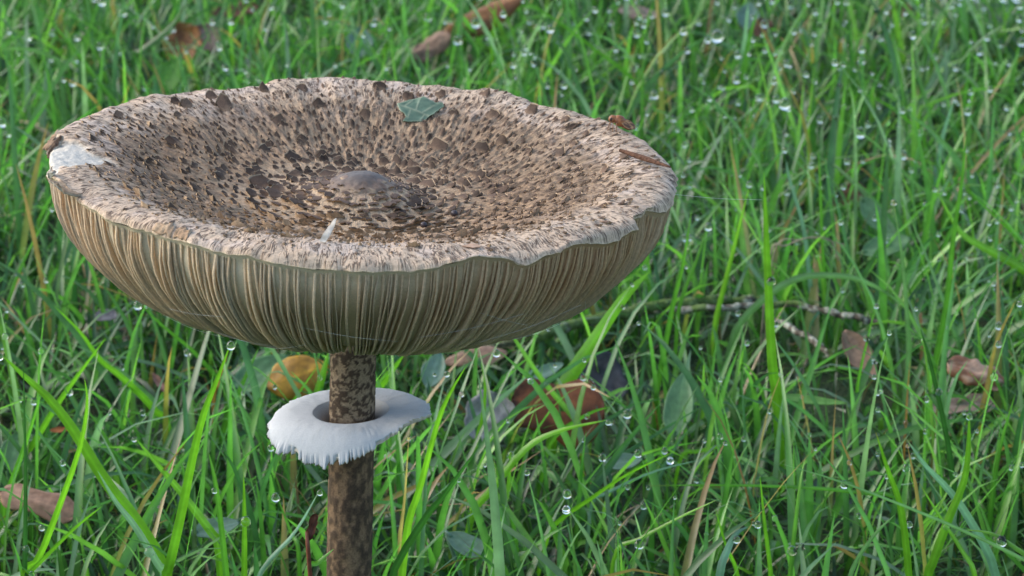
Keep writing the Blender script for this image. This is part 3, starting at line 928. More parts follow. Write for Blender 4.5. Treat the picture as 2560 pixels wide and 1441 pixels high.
# ------------------------------------------------------------------ tall blades one can pick out in the photograph
BR = np.array([.190, .440, .030]); MD = np.array([.115, .310, .036]); DKG = np.array([.045, .145, .030]); PALE = np.array([.17, .33, .12]); BLU = np.array([.19, .34, .25]); ST = np.array([.50, .36, .15]); OR = np.array([.46, .22, .06])
HERO = [
 # points from the root upward (photo pixels), width in pixels, colour, height of the lowest point
 ([(1950,1130),(1942,985),(1930,900),(1918,650),(1910,432)], 27, BR, .02, 'tall straight bright green grass blade standing right of the mushroom cap'),
 ([(2262,1010),(2272,885),(2268,793),(2256,648),(2233,500)], 13, PALE, .02, None),
 ([(2310,1030),(2337,908),(2367,755),(2382,603),(2405,450),(2415,340)], 14, MD, .02, None),
 ([(1640,1000),(1650,931),(1684,755),(1707,664),(1730,519)], 13, MD, .02, None),
 ([(1790,800),(1814,702),(1844,584),(1875,458)], 15, BR, .03, None),
 ([(2030,760),(2024,694),(2008,565),(1974,450),(1965,400)], 11, BLU, .025, None),
 ([(2066,800),(2062,717),(2054,565),(2050,450),(2045,370)], 9, MD, .02, None),
 ([(1844,816),(1928,732),(2001,694),(2077,689),(2146,698),(2211,729),(2260,767)], 17, PALE, .03, 'broad pale grass blade bent over in an arch'),
 ([(2600,720),(2560,675),(2451,614),(2398,576),(2337,470)], 22, BR, .03, None),
 ([(2600,660),(2554,603),(2480,535),(2405,460)], 10, MD, .03, None),
 ([(1390,1010),(1420,950),(1480,860),(1560,745),(1625,678)], 36, BR, .03, 'broad bright green blade slanting up behind the mushroom cap'),
 ([(1450,1080),(1430,1040),(1350,943),(1290,853),(1270,830)], 15, BR, .03, None),
 ([(1005,1441),(1023,1300),(1050,1220),(1093,1060),(1127,980),(1168,912)], 22, BR, .045, None),
 ([(1180,1180),(1187,1120),(1207,1040),(1213,960),(1203,907)], 11, BR, .02, None),
 ([(1177,1300),(1233,1220),(1317,1120),(1400,1077),(1520,1050)], 18, BR, .03, None),
 ([(1380,1100),(1467,1037),(1527,1017)], 14, MD, .03, None),
 ([(1380,1320),(1483,1243),(1567,1187),(1690,1127)], 14, BR, .03, None),
 ([(1480,1260),(1517,1233),(1633,1180),(1750,1150)], 9, BLU, .03, None),
 ([(980,1441),(1060,1300),(1100,1250),(1150,1183),(1200,1113)], 18, DKG, .05, 'dark green grass blade slanting up beside the stem'),
 ([(1253,1300),(1270,1220),(1277,1130)], 12, BR, .03, None),
 ([(1285,1320),(1257,1237),(1233,1143)], 12, MD, .03, None),
 ([(2272,1441),(2253,1275),(2219,1174),(2189,1080)], 19, BR, .04, None),
 ([(2482,1410),(2418,1290),(2370,1223),(2313,1163),(2264,1095)], 22, BLU, .035, 'blue grey folded grass blade with a dull underside'),
 ([(2320,1441),(2332,1407),(2373,1294),(2411,1200),(2422,1106),(2422,1035)], 22, BR, .04, None),
 ([(2390,1260),(2385,1223),(2366,1088),(2324,900),(2300,820)], 17, DKG, .03, None),
 ([(1975,1441),(1998,1227),(2013,1144)], 15, MD, .04, None),
 ([(1927,1441),(1912,1313),(1900,1189)], 13, BR, .04, None),
 ([(1844,1441),(1814,1362),(1788,1272)], 11, BR, .045, None),
 ([(2600,1430),(2560,1400),(2426,1335),(2257,1264),(2088,1200),(1949,1159)], 9, PALE, .05, None),
 ([(2437,1441),(2407,1380),(2351,1294),(2298,1208)], 12, BR, .045, None),
 ([(1540,1380),(1600,1347),(1713,1287),(1795,1249)], 10, BR, .04, None),
 ([(2640,1430),(2560,1385),(2482,1335),(2396,1324)], 20, BR, .045, None),
 ([(2125,1441),(2182,1343),(2238,1287)], 12, PALE, .045, None),
 ([(1700,1150),(1746,1129),(1806,1114),(1859,1091)], 10, BR, .03, None),
 ([(1799,1441),(1818,1377),(1840,1335),(1870,1317)], 20, BLU, .05, None),
 ([(2240,1250),(2163,1234),(2013,1219),(1800,1213),(1620,1215)], 10, MD, .04, None),
 ([(1885,1200),(1889,1185),(1919,1031),(1960,915)], 5, ST, .025, None),
 ([(2262,1100),(2264,1076),(2268,994),(2275,900)], 6, OR, .025, None),
 ([(2450,1050),(2470,960),(2490,860),(2540,750)], 12, OR * .8 + BR * .2, .025, None),
 ([(410,1420),(336,1296),(268,1210),(187,1081),(125,999),(62,942),(0,884)], 32, BR, .04, 'very broad bright green grass blade sweeping left under the cap'),
 ([(420,1060),(393,1033),(355,990),(297,937),(249,899),(201,831),(134,764)], 17, BR, .025, None),
 ([(60,1150),(81,1114),(139,1018),(192,942),(264,846)], 16, BR, .025, None),
 ([(560,960),(532,932),(479,875),(403,812),(345,755)], 13, MD, .03, None),
 ([(415,1441),(422,1421),(455,1277),(479,1157),(508,1038),(542,951),(578,855)], 23, BR, .045, None),
 ([(560,1070),(599,975),(647,870)], 14, MD, .025, None),
 ([(545,1360),(527,1330),(455,1234),(398,1167),(336,1093)], 21, BR, .035, None),
 ([(566,1441),(542,1229),(522,1133)], 16, MD, .045, None),
 ([(10,1250),(29,1205),(72,1085),(103,985)], 18, MD, .03, None),
 ([(60,1430),(96,1397),(153,1253),(201,1114),(218,1009),(211,946)], 20, BR, .045, None),
 ([(62,1441),(64,1200),(58,894)], 15, DKG, .045, None),
 ([(410,1430),(398,1416),(340,1320),(288,1253),(244,1177)], 20, BLU, .045, None),
 ([(60,1441),(81,1425),(182,1325),(259,1263)], 13, BR, .045, None),
 ([(611,1441),(611,1300),(609,1186)], 15, BR, .045, None),
 ([(745,1370),(729,1335),(690,1234)], 12, MD, .04, None),
 ([(767,1441),(796,1407),(834,1373)], 16, MD, .072, 'short grass blade crossing in front of the mushroom stem'),
 ([(647,1441),(738,1330),(800,1225)], 13, BLU, .045, None),
 ([(1000,1350),(1004,1310),(1012,1240),(1022,1092)], 12, ST, .035, 'withered straw yellow grass blade under the white ring'),
 ([(780,1040),(805,944),(821,880)], 24, BR, .03, None),
 ([(725,1030),(731,1006),(797,912)], 11, MD, .03, None),
 ([(925,1010),(936,981),(969,940),(1010,887)], 26, BR, .03, None),
 ([(535,1000),(549,957),(571,874)], 8, OR, .03, None),
 ([(340,140),(352,130),(429,67),(471,0)], 20, DKG, .04, None),
 ([(150,165),(130,144),(70,123),(0,123)], 14, PALE, .05, None),
 ([(310,285),(302,271),(246,204),(183,120),(141,70),(88,0)], 11, MD, .03, None),
 ([(345,240),(338,225),(306,141),(271,0)], 7, PALE, .03, None),
 ([(578,110),(577,81),(573,0)], 11, BR, .03, None),
 ([(1645,290),(1638,274),(1581,197),(1483,120),(1377,42),(1307,0)], 10, MD, .025, None),
 ([(1352,260),(1353,243),(1356,169),(1377,84),(1412,10)], 8, ST * .8 + BR * .2, .025, None),
 ([(1230,120),(1233,98),(1240,0)], 12, BR, .04, None),
 ([(1860,120),(1863,90),(1870,10)], 22, BLU, .04, None),
 ([(2380,520),(2359,500),(2290,461),(2186,357),(2082,288)], 11, PALE, .03, None),
 ([(2020,420),(2023,298),(2036,166)], 9, BR, .03, None),
 ([(2310,340),(2290,319),(2220,264),(2140,225)], 11, MD, .035, None),
 ([(2340,440),(2345,416),(2359,333),(2387,246)], 14, BLU, .025, None),
 ([(2300,275),(2317,264),(2390,236),(2463,222),(2560,205)], 8, BR, .04, None),
 ([(1855,365),(1863,350),(1908,260),(1967,153)], 6, ST, .025, None),
 ([(2135,200),(2130,139),(2116,0)], 14, DKG, .03, None),
 ([(1690,860),(1700,760),(1745,640),(1770,560)], 10, MD, .025, None),
 ([(2140,1010),(2150,930),(2190,760)], 9, MD, .02, None),
 ([(2480,1250),(2500,1120),(2540,980)], 13, MD, .03, None),
 ([(300,1180),(262,1090),(215,1020)], 12, MD, .03, None),
 ([(20,760),(60,650),(130,520)], 10, MD, .03, None),
]
hero_tips = []
def hero_blade(pts, wpx, col, z0, label):
    p0 = on_height(pts[0][0], pts[0][1], z0)
    y0 = p0[1]
    n = len(pts)
    lean = random.uniform(-.012, .012)
    W = [on_depth(px, py, y0 + lean * k / max(1, n - 1)) for k, (px, py) in enumerate(pts)]
    d0 = W[0] - W[1]
    # carry the blade on down into the ground
    down = np.array([np.clip(d0[0], -.02, .02), 0, 0])
    foot = W[0] + down * .6
    foot[2] = -.003
    knots = [foot] + ([lerp(foot, W[0], .5)] if W[0][2] > .03 else []) + W
    P = catmull(knots, 18)
    T = np.gradient(P, axis=0); T /= np.linalg.norm(T, axis=1)[:, None]
    view = P.mean(0) - CAM; view /= np.linalg.norm(view)
    f = (P.mean(0) - CAM) @ FWD
    hw = wpx * K * f * .5 * 1.08
    ax = np.cross(T, view[None]); ax /= np.linalg.norm(ax, axis=1)[:, None]
    tw = random.uniform(-.5, .5) + random.uniform(-.6, .6) * np.linspace(0, 1, 18)
    nn = np.cross(T, ax)
    sd = ax * np.cos(tw)[:, None] + nn * np.sin(tw)[:, None]
    nn = np.cross(T, sd)
    s = np.linspace(0, 1, 18)
    wp = np.minimum(1, .6 + 1.2 * s) * (1 - s ** 3.2) ** .85 + .03
    h = (hw * wp)[:, None]
    V = np.stack([P - sd * h, P - sd * h * .5 + nn * h * .16, P + nn * h * .26, P + sd * h * .5 + nn * h * .16, P + sd * h], 1)
    cc = np.array(col) * random.uniform(.85, 1.1)
    C = np.ones((18, 5, 3)) * cc
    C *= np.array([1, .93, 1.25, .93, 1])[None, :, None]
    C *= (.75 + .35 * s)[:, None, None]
    C *= (1 + .18 * (noise(s * 6 + random.random() * 50, 0)[:, None, None] - .5))
    if random.random() < .2:
        C = mixc(C, np.array([.42, .24, .08]) * np.ones_like(C), np.broadcast_to((sstep(.93, 1.0, s) * .7)[:, None], (18, 5)))
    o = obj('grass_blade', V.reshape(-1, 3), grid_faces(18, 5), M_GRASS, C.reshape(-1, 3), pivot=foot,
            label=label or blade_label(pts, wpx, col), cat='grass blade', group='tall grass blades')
    hero_tips.append((P, hw))
    return o
_cols = [BR, MD, DKG, PALE, BLU, ST, OR]
CNAME = ['bright green', 'mid green', 'dark green', 'pale green', 'blue green', 'straw yellow', 'orange brown']
MARKS = [((130, 430), 'the torn side of the cap'), ((700, 150), 'the far rim of the cap'), ((870, 1070), 'the white ring'), ((865, 1380), 'the stem'), ((1395, 1025), 'the rust brown leaf'),
         ((1190, 890), 'the pale tan leaf under the cap'), ((2150, 890), 'the tan curled leaf'), ((2440, 940), 'the leaf with a rusty fold'), ((2118, 488), 'the dark brown leaf'), ((1600, 780), 'the mossy stick'),
         ((2090, 785), 'the grey lichen twig'), ((1697, 1012), 'the upright oval leaf'), ((745, 935), 'the yellow leaf'), ((95, 1255), 'the pinkish tan leaf'), ((490, 105), 'the curled pinkish white leaf'),
         ((1215, 40), 'the long orange brown leaf'), ((1555, 300), 'the fly'), ((1600, 35), 'the greyish pink leaf'), ((2080, 615), 'the hooked dead stalk'), ((1918, 600), 'the tall straight blade'), ((400, 960), 'the narrow pinkish dead leaf')]
def id_of(c):
    return int(np.argmin([np.abs(np.asarray(c) - q).sum() for q in _cols]))
def blade_label(pts, wpx, col):
    p = np.array(pts, float)
    d = p[-1] - p[0]
    lean = abs(d[0]) / (abs(d[1]) + 1e-6)
    pose = 'upright' if lean < .25 else 'leaning' if lean < 1.0 else 'low slanting'
    size = 'slim ' if wpx <= 10 else 'broad ' if wpx >= 20 else ''
    c = p[len(p) // 2:].mean(0)
    k = int(np.argmin([np.hypot(*(c - np.array(q))) for q, _ in MARKS]))
    return f'{pose} {size}{CNAME[id_of(col)]} grass blade near {MARKS[k][1]}'
for h in HERO:
    hero_blade(*h)

# ------------------------------------------------------------------ fallen leaves and broad green leaves
def leaf_thing(name, px, py, z, lpx, wpx, ang, tilt, cols, label, cat, shape='oval', curl=(.3, .2), seed=0, mat=None, stalk=False, open_k=.25, vein=1.25, roll=0.0, group=None):
    c = on_height(px, py, z)
    f = (c - CAM) @ FWD
    Lm, Wm = lpx * K * f, wpx * K * f * .5
    t = math.radians(tilt)
    U = np.array([0, math.cos(t), math.sin(t)])
    a = math.radians(ang)
    Ld = RIGHT * math.cos(a) + U * math.sin(a)
    Wd = -RIGHT * math.sin(a) + U * math.cos(a)
    Nd = np.cross(Ld, Wd)
    nl, nw = 22, 15
    s = np.linspace(0, 1, nl); v = np.linspace(-1, 1, nw)
    S, Vv = np.meshgrid(s, v, indexing='ij')
    if shape == 'oval':
        prof = np.sin(np.pi * np.clip(s, 0.01, .995) ** .85) ** .75
    elif shape == 'broad':
        prof = np.clip(1 - np.abs(2 * s - 1) ** 3, 0, 1) ** .6 * (.85 + .2 * np.sin(s * 7 + seed))
    elif shape == 'lobed':
        prof = np.sin(np.pi * np.clip(s, .01, .995)) ** .6 * (.72 + .28 * np.cos(s * 2 * math.pi * 4.2 + seed))
    else:                                      # torn
        prof = np.clip(1 - np.abs(2 * s - 1) ** 4, 0, 1) ** .5
    prof = prof + .02
    jag = 1 + (.42 if shape == 'torn' else .14) * (noise(S * 9 + seed, np.sign(Vv) * 3, 0, 131) - .5) * np.abs(Vv)
    w = Wm * prof[:, None] * Vv * jag
    l = (S - .5) * Lm
    # curl: across and along
    ka, kl = curl
    rr_ = ka * Vv
    wv = np.where(abs(ka) > .05, np.sin(rr_) / (ka if abs(ka) > .05 else 1), Vv)
    hz = (1 - np.cos(rr_)) / (abs(ka) + .05) * Wm * prof[:, None] * np.sign(ka)
    w = Wm * prof[:, None] * wv * jag
    hz = hz + kl * ((S - .5) ** 2 - .1) * Lm + .06 * Wm * (fbm(S * 4 + seed, Vv * 2 + seed, 0, 132, 3) - .5) * (7 if shape in ('torn', 'lobed') else 2.5)
    w = w + roll * ((S - .5) ** 2) * Wm * 3
    P = c + l[..., None] * Ld + w[..., None] * Wd + hz[..., None] * Nd
    c0, c1 = np.array(cols[0]), np.array(cols[1])
    mott = fbm(S * 5 + seed * 3, Vv * 3, 0, 133, 3)
    C = mixc(c0, c1, sstep(.35, .65, mott))
    ven = np.exp(-(Vv / .07) ** 2)
    sv = np.exp(-((np.mod(S * 8 - np.abs(Vv) * 2.2, 1.0) - .5) / .12) ** 2) * .5
    C = C * (1 + (vein - 1) * np.maximum(ven, sv))[..., None]
    V1 = P.reshape(-1, 3)
    V2 = V1 - Nd * .00035
    F1 = grid_faces(nl, nw); F2 = F1[:, ::-1] + len(V1)
    n, m = nw, nl
    b = [(i, i + 1) for i in range(n - 1)] + [((j + 1) * n - 1, (j + 2) * n - 1) for j in range(m - 1)] + [(m * n - 1 - i, m * n - 2 - i) for i in range(n - 1)] + [((m - 1 - j) * n, (m - 2 - j) * n) for j in range(m - 1)]
    F3 = np.array([(y_, x_, x_ + len(V1), y_ + len(V1)) for x_, y_ in b])
    V = np.vstack([V1, V2]); F = np.vstack([F1, F2, F3]); Cc = np.vstack([C.reshape(-1, 3)] * 2)
    if stalk:
        foot = c + np.array([0, .004, 0]); foot[2] = -.003
        st = P[0, nw // 2]
        path = catmull([foot, lerp(foot, st, .55) + np.array([.001, 0, 0]), st, P[2, nw // 2]], 9)
        tv, tf = tube(path, np.linspace(.0009, .0006, 9), 6)
        V, F, Cc = merge([(V, F, Cc), (tv, tf, c0 * 1.1)])
    zmin = V[:, 2].min()
    if zmin < .002 and not stalk:
        V[:, 2] += .002 - zmin
    o = obj(name, V, F, mat or M_LEAF, Cc, pivot=c, label=label, cat=cat, group=group)
    OPEN.append((c[0], c[1] - .028, min(.022, max(Lm, Wm * 2) * .40), open_k + .16))
    OPEN.append((c[0], c[1] - .008, min(.024, max(Lm, Wm * 2) * .45), open_k + .08))
    return o

RUST = ([.22, .075, .028], [.11, .036, .018]); TANL = ([.34, .215, .14], [.25, .15, .095]); GREYL = ([.33, .33, .32], [.24, .24, .235]); SLATE = ([.052, .055, .066], [.035, .036, .045])
YEL = ([.42, .24, .025], [.30, .155, .018]); BRN = ([.17, .085, .04], [.10, .05, .026]); PINK = ([.42, .31, .26], [.33, .22, .18])
leaf_thing('fallen_leaf', 745, 938, .034, 165, 120, 18, 50, YEL, 'yellow fallen leaf with dark spots behind the stem', 'leaf', 'oval', (-.5, -.2), 1, open_k=.1)
leaf_thing('fallen_leaf', 1395, 1025, .034, 240, 190, -14, 62, RUST, 'large rust brown fallen leaf in the grass right of the ring', 'leaf', 'broad', (-.16, .05), 2, open_k=.22)
leaf_thing('fallen_leaf', 1222, 1045, .032, 135, 110, 60, 60, GREYL, 'pale grey fallen leaf leaning on the rust brown leaf', 'leaf', 'torn', (.3, .2), 3, open_k=.15)
leaf_thing('fallen_leaf', 1190, 890, .028, 165, 70, 12, 30, TANL, 'pale tan fallen leaf just under the rim of the cap', 'leaf', 'broad', (-.5, -.2), 4, open_k=.12)
leaf_thing('fallen_leaf', 1505, 945, .024, 150, 120, -35, 55, SLATE, 'dark slate coloured decaying leaf behind the rust brown leaf', 'leaf', 'broad', (.3, .2), 5, open_k=.2)
leaf_thing('fallen_leaf', 2150, 890, .028, 150, 70, -60, 50, TANL, 'tan curled fallen leaf in grass below the mossy stick', 'leaf', 'oval', (.7, .3), 6, open_k=.25)
leaf_thing('fallen_leaf', 2440, 930, .034, 150, 75, -22, 45, ([.40, .27, .19], [.20, .09, .045]), 'pale tan leaf with a rusty fold at the right', 'leaf', 'torn', (-.8, -.2), 7, open_k=.2)
leaf_thing('fallen_leaf', 2410, 1015, .022, 165, 70, 8, 30, ([.30, .225, .175], [.22, .155, .11]), 'flat brown leaf lying under the pale tan leaf', 'leaf', 'broad', (.3, -.2), 8, open_k=.2)
leaf_thing('fallen_leaf', 2118, 488, .030, 115, 75, 20, 50, BRN, 'dark brown fallen leaf between tall grass blades', 'leaf', 'lobed', (.6, .2), 9, open_k=.2)
leaf_thing('fallen_leaf', 460, 105, .034, 95, 95, 70, 60, ([.34, .15, .045], [.22, .09, .03]), 'orange brown fallen leaf far behind the cap', 'leaf', 'torn', (.8, .4), 10, open_k=.12)
leaf_thing('fallen_leaf', 515, 100, .034, 90, 90, -40, 55, PINK, 'curled pinkish white leaf touching the orange brown leaf', 'leaf', 'broad', (1.2, .4), 11, open_k=.12)
leaf_thing('fallen_leaf', 1215, 35, .042, 240, 85, 28, 50, ([.27, .125, .045], [.20, .085, .032]), 'long orange brown curled leaf behind the far rim', 'leaf', 'oval', (-1.0, .3), 12, open_k=.1)
leaf_thing('fallen_leaf', 1075, 115, .034, 120, 60, 30, 50, TANL, 'small tan leaf below the long orange brown leaf', 'leaf', 'torn', (-.8, .3), 13, open_k=.1)
leaf_thing('fallen_leaf', 95, 1255, .034, 210, 95, -18, 45, ([.40, .235, .155], [.31, .175, .11]), 'broad pinkish tan leaf under grass blades at the left', 'leaf', 'broad', (-.5, -.2), 14, open_k=.3)
leaf_thing('fallen_leaf', 590, 28, .036, 120, 60, 10, 45, BRN, 'brown crumpled leaf beyond the orange brown leaf', 'leaf', 'lobed', (.6, .3), 15, open_k=.15)
leaf_thing('fallen_leaf', 1600, 35, .034, 110, 45, -10, 35, PINK, 'small greyish pink leaf in the far grass', 'leaf', 'oval', (.6, .2), 16, open_k=.15)
leaf_thing('fallen_leaf', 150, 1075, .030, 50, 16, 4, 40, ([.45, .16, .05], [.36, .12, .04]), 'small orange leaf scrap beside the broad green blade', 'leaf', 'oval', (.5, .2), 17, open_k=.3)
leaf_thing('fallen_leaf', 400, 960, .034, 65, 22, -55, 60, ([.38, .20, .15], [.26, .13, .09]), 'narrow pinkish brown dead leaf between blades under the cap', 'leaf', 'oval', (.9, .2), 18, open_k=.3)
leaf_thing('fallen_leaf', 265, 790, .034, 55, 30, 10, 50, ([.32, .28, .28], [.24, .20, .20]), 'small dull grey leaf left below the cap', 'leaf', 'torn', (.4, .2), 19, open_k=.3)
leaf_thing('fallen_leaf', 2250, 30, .036, 60, 40, 40, 50, BRN, 'small brown leaf in the farthest grass at right', 'leaf', 'torn', (.4, .2), 20, open_k=.3)
leaf_thing('fallen_leaf', 1905, 70, .034, 55, 45, 70, 55, BRN, 'small dark brown leaf beside a blue green blade', 'leaf', 'torn', (.4, .2), 21, open_k=.3)

PG = ([.15, .29, .125], [.18, .33, .15]); PB = ([.19, .31, .24], [.16, .28, .19])
for i, (px, py, z, l, w, an, ti, cl, lb, op) in enumerate([
    (1697, 1012, .034, 175, 78, 80, 50, PG, 'pale green oval leaf standing upright in thin grass', .12),
    (2195, 545, .034, 130, 62, -50, 60, PG, 'green oval leaf right of the tall straight blade', .15),
    (2215, 615, .028, 130, 66, 20, 40, PG, 'dull green oval leaf below the upper oval leaf', .15),
    (1560, 1155, .030, 95, 48, 10, 40, PB, 'small rounded blue green leaf below the rust brown leaf', .2),
    (900, 105, .036, 80, 70, 85, 60, PB, 'bluish rounded leaf in the grass behind the cap', .12),
    (650, 935, .032, 170, 85, 35, 45, PG, 'broad green leaf beside the yellow fallen leaf', .2),
    (1085, 925, .030, 100, 60, 70, 50, PB, 'blue green leaf under the cap right of the stem', .2),
    (2320, 735, .026, 110, 55, 60, 60, ([.06, .15, .055], [.075, .17, .06]), 'dark green oval leaf in shade below the arching blade', .2),
    (420, 190, .034, 100, 70, 60, 60, ([.11, .30, .03], [.13, .33, .03]), 'bright green rounded leaf behind the left rim', .15),
    (1870, 40, .04, 70, 60, 80, 60, PB, 'bluish leaf at the far edge beside a blue blade', .15),
    (1360, 930, .026, 110, 40, 25, 40, PB, 'grey green leaf above the rust brown leaf', .2),
    (540, 1320, .028, 120, 60, 15, 35, PB, 'grey green wet leaf low in the grass left of the stem', .3),
    (1180, 1370, .030, 150, 60, -30, 40, PB, 'grey green wet leaf low in the grass right of the stem', .3),
    (35, 1130, .034, 110, 70, 75, 60, PG, 'pale green leaf at the left beside dark blade', .2),
    (2030, 1000, .030, 180, 26, -8, 35, ([.16, .34, .08], [.13, .30, .06]), 'long pale green leaf lying across the turf', .6)]):
    leaf_thing('green_leaf', px, py, z, l, w, an, ti, cl, lb, 'leaf', 'oval', (.5, .15), 40 + i, M_GREEN, True, op, 1.18)

# ------------------------------------------------------------------ mossy stick
def stick(name, pts, z, rpx, seed, label, moss=.5):
    W = [on_height(px, py, z + dz) for px, py, dz in pts]
    P = catmull(W, 150)
    P = P + .0012 * np.stack([fbm(np.arange(150) * .09, 0, 0, 145 + seed + k, 3) - .5 for k in range(3)], -1) * 2
    f = (P.mean(0) - CAM) @ FWD
    r = rpx * K * f
    V, F = tube(P, r, 14)
    n = len(P) * 14
    d = np.zeros(len(V))
    nz = fbm(V[:, 0] * 420, V[:, 1] * 420, V[:, 2] * 420, 140 + seed, 3)
    idx = np.minimum(np.arange(len(V)) // 14, len(P) - 1)
    ctr = P[idx]
    V = ctr + (V - ctr) * (0.65 + .8 * nz + .15 * sstep(.55, .8, nz))[:, None]
    mz = fbm(V[:, 0] * 90, V[:, 1] * 90, V[:, 2] * 90, 141 + seed, 2)
    C = mixc([.10, .085, .065], [.42, .44, .36], sstep(.44, .66, nz) * .8)
    C = mixc(C, [.10, .17, .035], sstep(.62 - moss * .3, .72 - moss * .3, mz) * .85)
    o = obj(name, V, F, M_BARK, C, pivot=P[0], label=label, cat='stick')
    for k in range(0, 150, 30):
        OPEN.append((P[k][0], P[k][1] - .035, .03, .35))
    return o
stick('mossy_stick', [(1330, 850, .004), (1480, 800, .006), (1650, 765, .006), (1800, 752, .004), (1900, 755, 0)], .024, 12, 1, 'long mossy stick lying in the grass right of the cap', .9)
stick('lichen_twig', [(1600, 775, .0), (1780, 772, .004), (1980, 765, .004), (2120, 790, .003), (2218, 812, 0)], .026, 8, 2, 'grey lichen covered twig lying across the mossy stick', .15)
stick('lichen_twig', [(1930, 795, 0), (2020, 845, .003), (2080, 890, 0)], .024, 7, 3, 'short grey twig in the grass below the long lichen twig', .1)
def bent_straw(pts, z, wpx, label):
    p0 = on_height(pts[0][0], pts[0][1], z)
    W = [on_depth(px, py, p0[1]) for px, py in pts]
    foot = W[0].copy(); foot[2] = -.002; foot[0] -= .004
    P = catmull([foot] + W, 26)
    r = wpx * .5 * K * ((p0 - CAM) @ FWD)
    V, F = tube(P, np.linspace(r, r * .5, 26), 6)
    C = np.tile(np.array([.34, .29, .21]), (len(V), 1)) * (1 + .3 * (noise(V[:, 0] * 900, V[:, 2] * 900) - .5))[:, None]
    obj('dry_stalk', V, F, M_LEAF, C, pivot=foot, label=label, cat='dry stalk')
bent_straw([(1925, 640), (1965, 615), (2020, 595), (2075, 600), (2098, 655)], .055, 5, 'thin grey dead stalk bent over like a hook')
bent_straw([(1935, 633), (2000, 600), (2050, 597), (2110, 612)], .055, 4, 'thin grey dead stalk arching beside the hooked stalk')
bent_straw([(2560, 520), (2510, 440), (2480, 395), (2440, 388)], .03, 5, 'tan dead stalk with a bent tip at the right')
bent_straw([(240, 330), (275, 300), (330, 285)], .03, 6, 'pale dead stalk curving up behind the left rim')

# ------------------------------------------------------------------ the turf itself
HB = []
Va, Fa, Ca_, Pa, Wa = field(26000, (-.62, .72, -.10, 1.45), 11, .035, .075, .0015, .0036, .62, 'grass', '')
Vb, Fb, Cb_, Pb, Wb = field(6500, (-.62, .72, -.06, 1.45), 12, .06, .115, .0018, .0046, .62, 'grass', '')
Vt_, Ft_, Ct_, Pt, Wt = field(30000, (-.62, .72, -.10, 1.45), 13, .018, .05, .0010, .0030, .85, 'grass', '')
Ct_ = Ct_ * .52  # short blades darkened: shade beneath the taller grass put into their colour
KEEP_OPEN, OPEN = OPEN, OPEN[:1]
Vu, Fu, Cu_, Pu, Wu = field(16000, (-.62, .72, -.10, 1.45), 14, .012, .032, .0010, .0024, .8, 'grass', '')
Cu_ = Cu_ * .5  # lowest filler blades carry the same painted shade
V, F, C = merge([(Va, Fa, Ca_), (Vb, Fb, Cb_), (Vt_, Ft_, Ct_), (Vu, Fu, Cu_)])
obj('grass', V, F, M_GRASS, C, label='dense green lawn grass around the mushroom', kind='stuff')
# thinner grass carrying on all around
g = np.random.default_rng(5)
m = 9000
x = g.uniform(-2.0, 2.0, m); y = g.uniform(-.9, 3.4, m)
k = ~((np.abs(x - .05) < .68) & (y > -.3) & (y < 1.45)) & ~((np.abs(x) < .4) & (y < -.1))
x, y = x[k], y[k]; m = len(x)
cb = GREENS[g.choice(len(GREENS), m)]
V, F, C, P = blade_batch(np.stack([x, y, ground_height(x, y) - .002], -1), g.uniform(0, 6.28, m), np.abs(g.normal(0, .35, m)), g.gamma(1.6, .45, m), g.uniform(1, 2.5, m), g.uniform(.05, .11, m), g.uniform(.004, .008, m), g.normal(0, .8, m), cb, cb * 1.1, rows=5)
obj('surrounding_grass', V, F, M_GRASS, C, label='lawn grass continuing around', kind='stuff')

# ------------------------------------------------------------------ dew
def drop_mesh():
    n, m = 16, 11
    v = np.linspace(0, math.pi, m)
    a = np.arange(n) / n * 2 * math.pi
    A, B = np.meshgrid(a, v)
    r = np.sin(B) * (1 - .10 * np.cos(B))
    V = np.stack([r * np.cos(A), r * np.sin(A), np.cos(B) * 1.06], -1).reshape(-1, 3)
    return V, grid_faces(m, n, True)[:, ::-1].copy()
DV, DF = drop_mesh()
dme = make_mesh('dew_drop', DV, DF)
dme.materials.append(M_DEW)

cands = []
for P, W in ((Pa, Wa), (Pb, Wb)):
    tip = P[:, -1]
    ni = 5
    for P_, pos in ((P, P.shape[1] - 1), (P, ni), (P, 4)):
        cands.append(np.hstack([P_[:, pos], (P_[:, pos] - P_[:, pos - 1])]))
cands = np.vstack(cands)
px, py, f = project(cands[:, :3])
ok = (px > -40) & (px < 2600) & (py > -30) & (py < 1470) & (cands[:, 2] > .03) & (cands[:, 1] > .04)
cands, px, py, f = cands[ok], px[ok], py[ok], f[ok]
g = np.random.default_rng(21)
w = np.clip(cands[:, 2] - .03, 0, .06) ** 1.5 * (.35 + .65 * sstep(900, 1700, px)) * (.6 + .6 * sstep(.4, .6, fbm(cands[:, 0] * 14, cands[:, 1] * 14, 0, 151, 2))) * f ** 2
w /= w.sum()
sel = g.choice(len(cands), 640, replace=False, p=w)
drops = []
for i in sel:
    r = .00092 * math.exp(g.normal(0, .3)) * (1 + .65 * float(sstep(1.3, 2.0, f[i])))
    p = cands[i, :3] + np.array([g.uniform(-.3, .3) * r, -1.0 * r - .0003, -.5 * r])
    drops.append((p[0], p[1], p[2], r))
for P, hw in hero_tips:
    if g.random() < .62:
        k = g.choice([17, 17, 13, 10])
        r = .0011 * math.exp(g.normal(0, .22))
        drops.append((*(P[k] + np.array([g.choice([-1, 1]) * hw * .5 * (k < 17), -.95 * r - .0004, -.5 * r])), r))
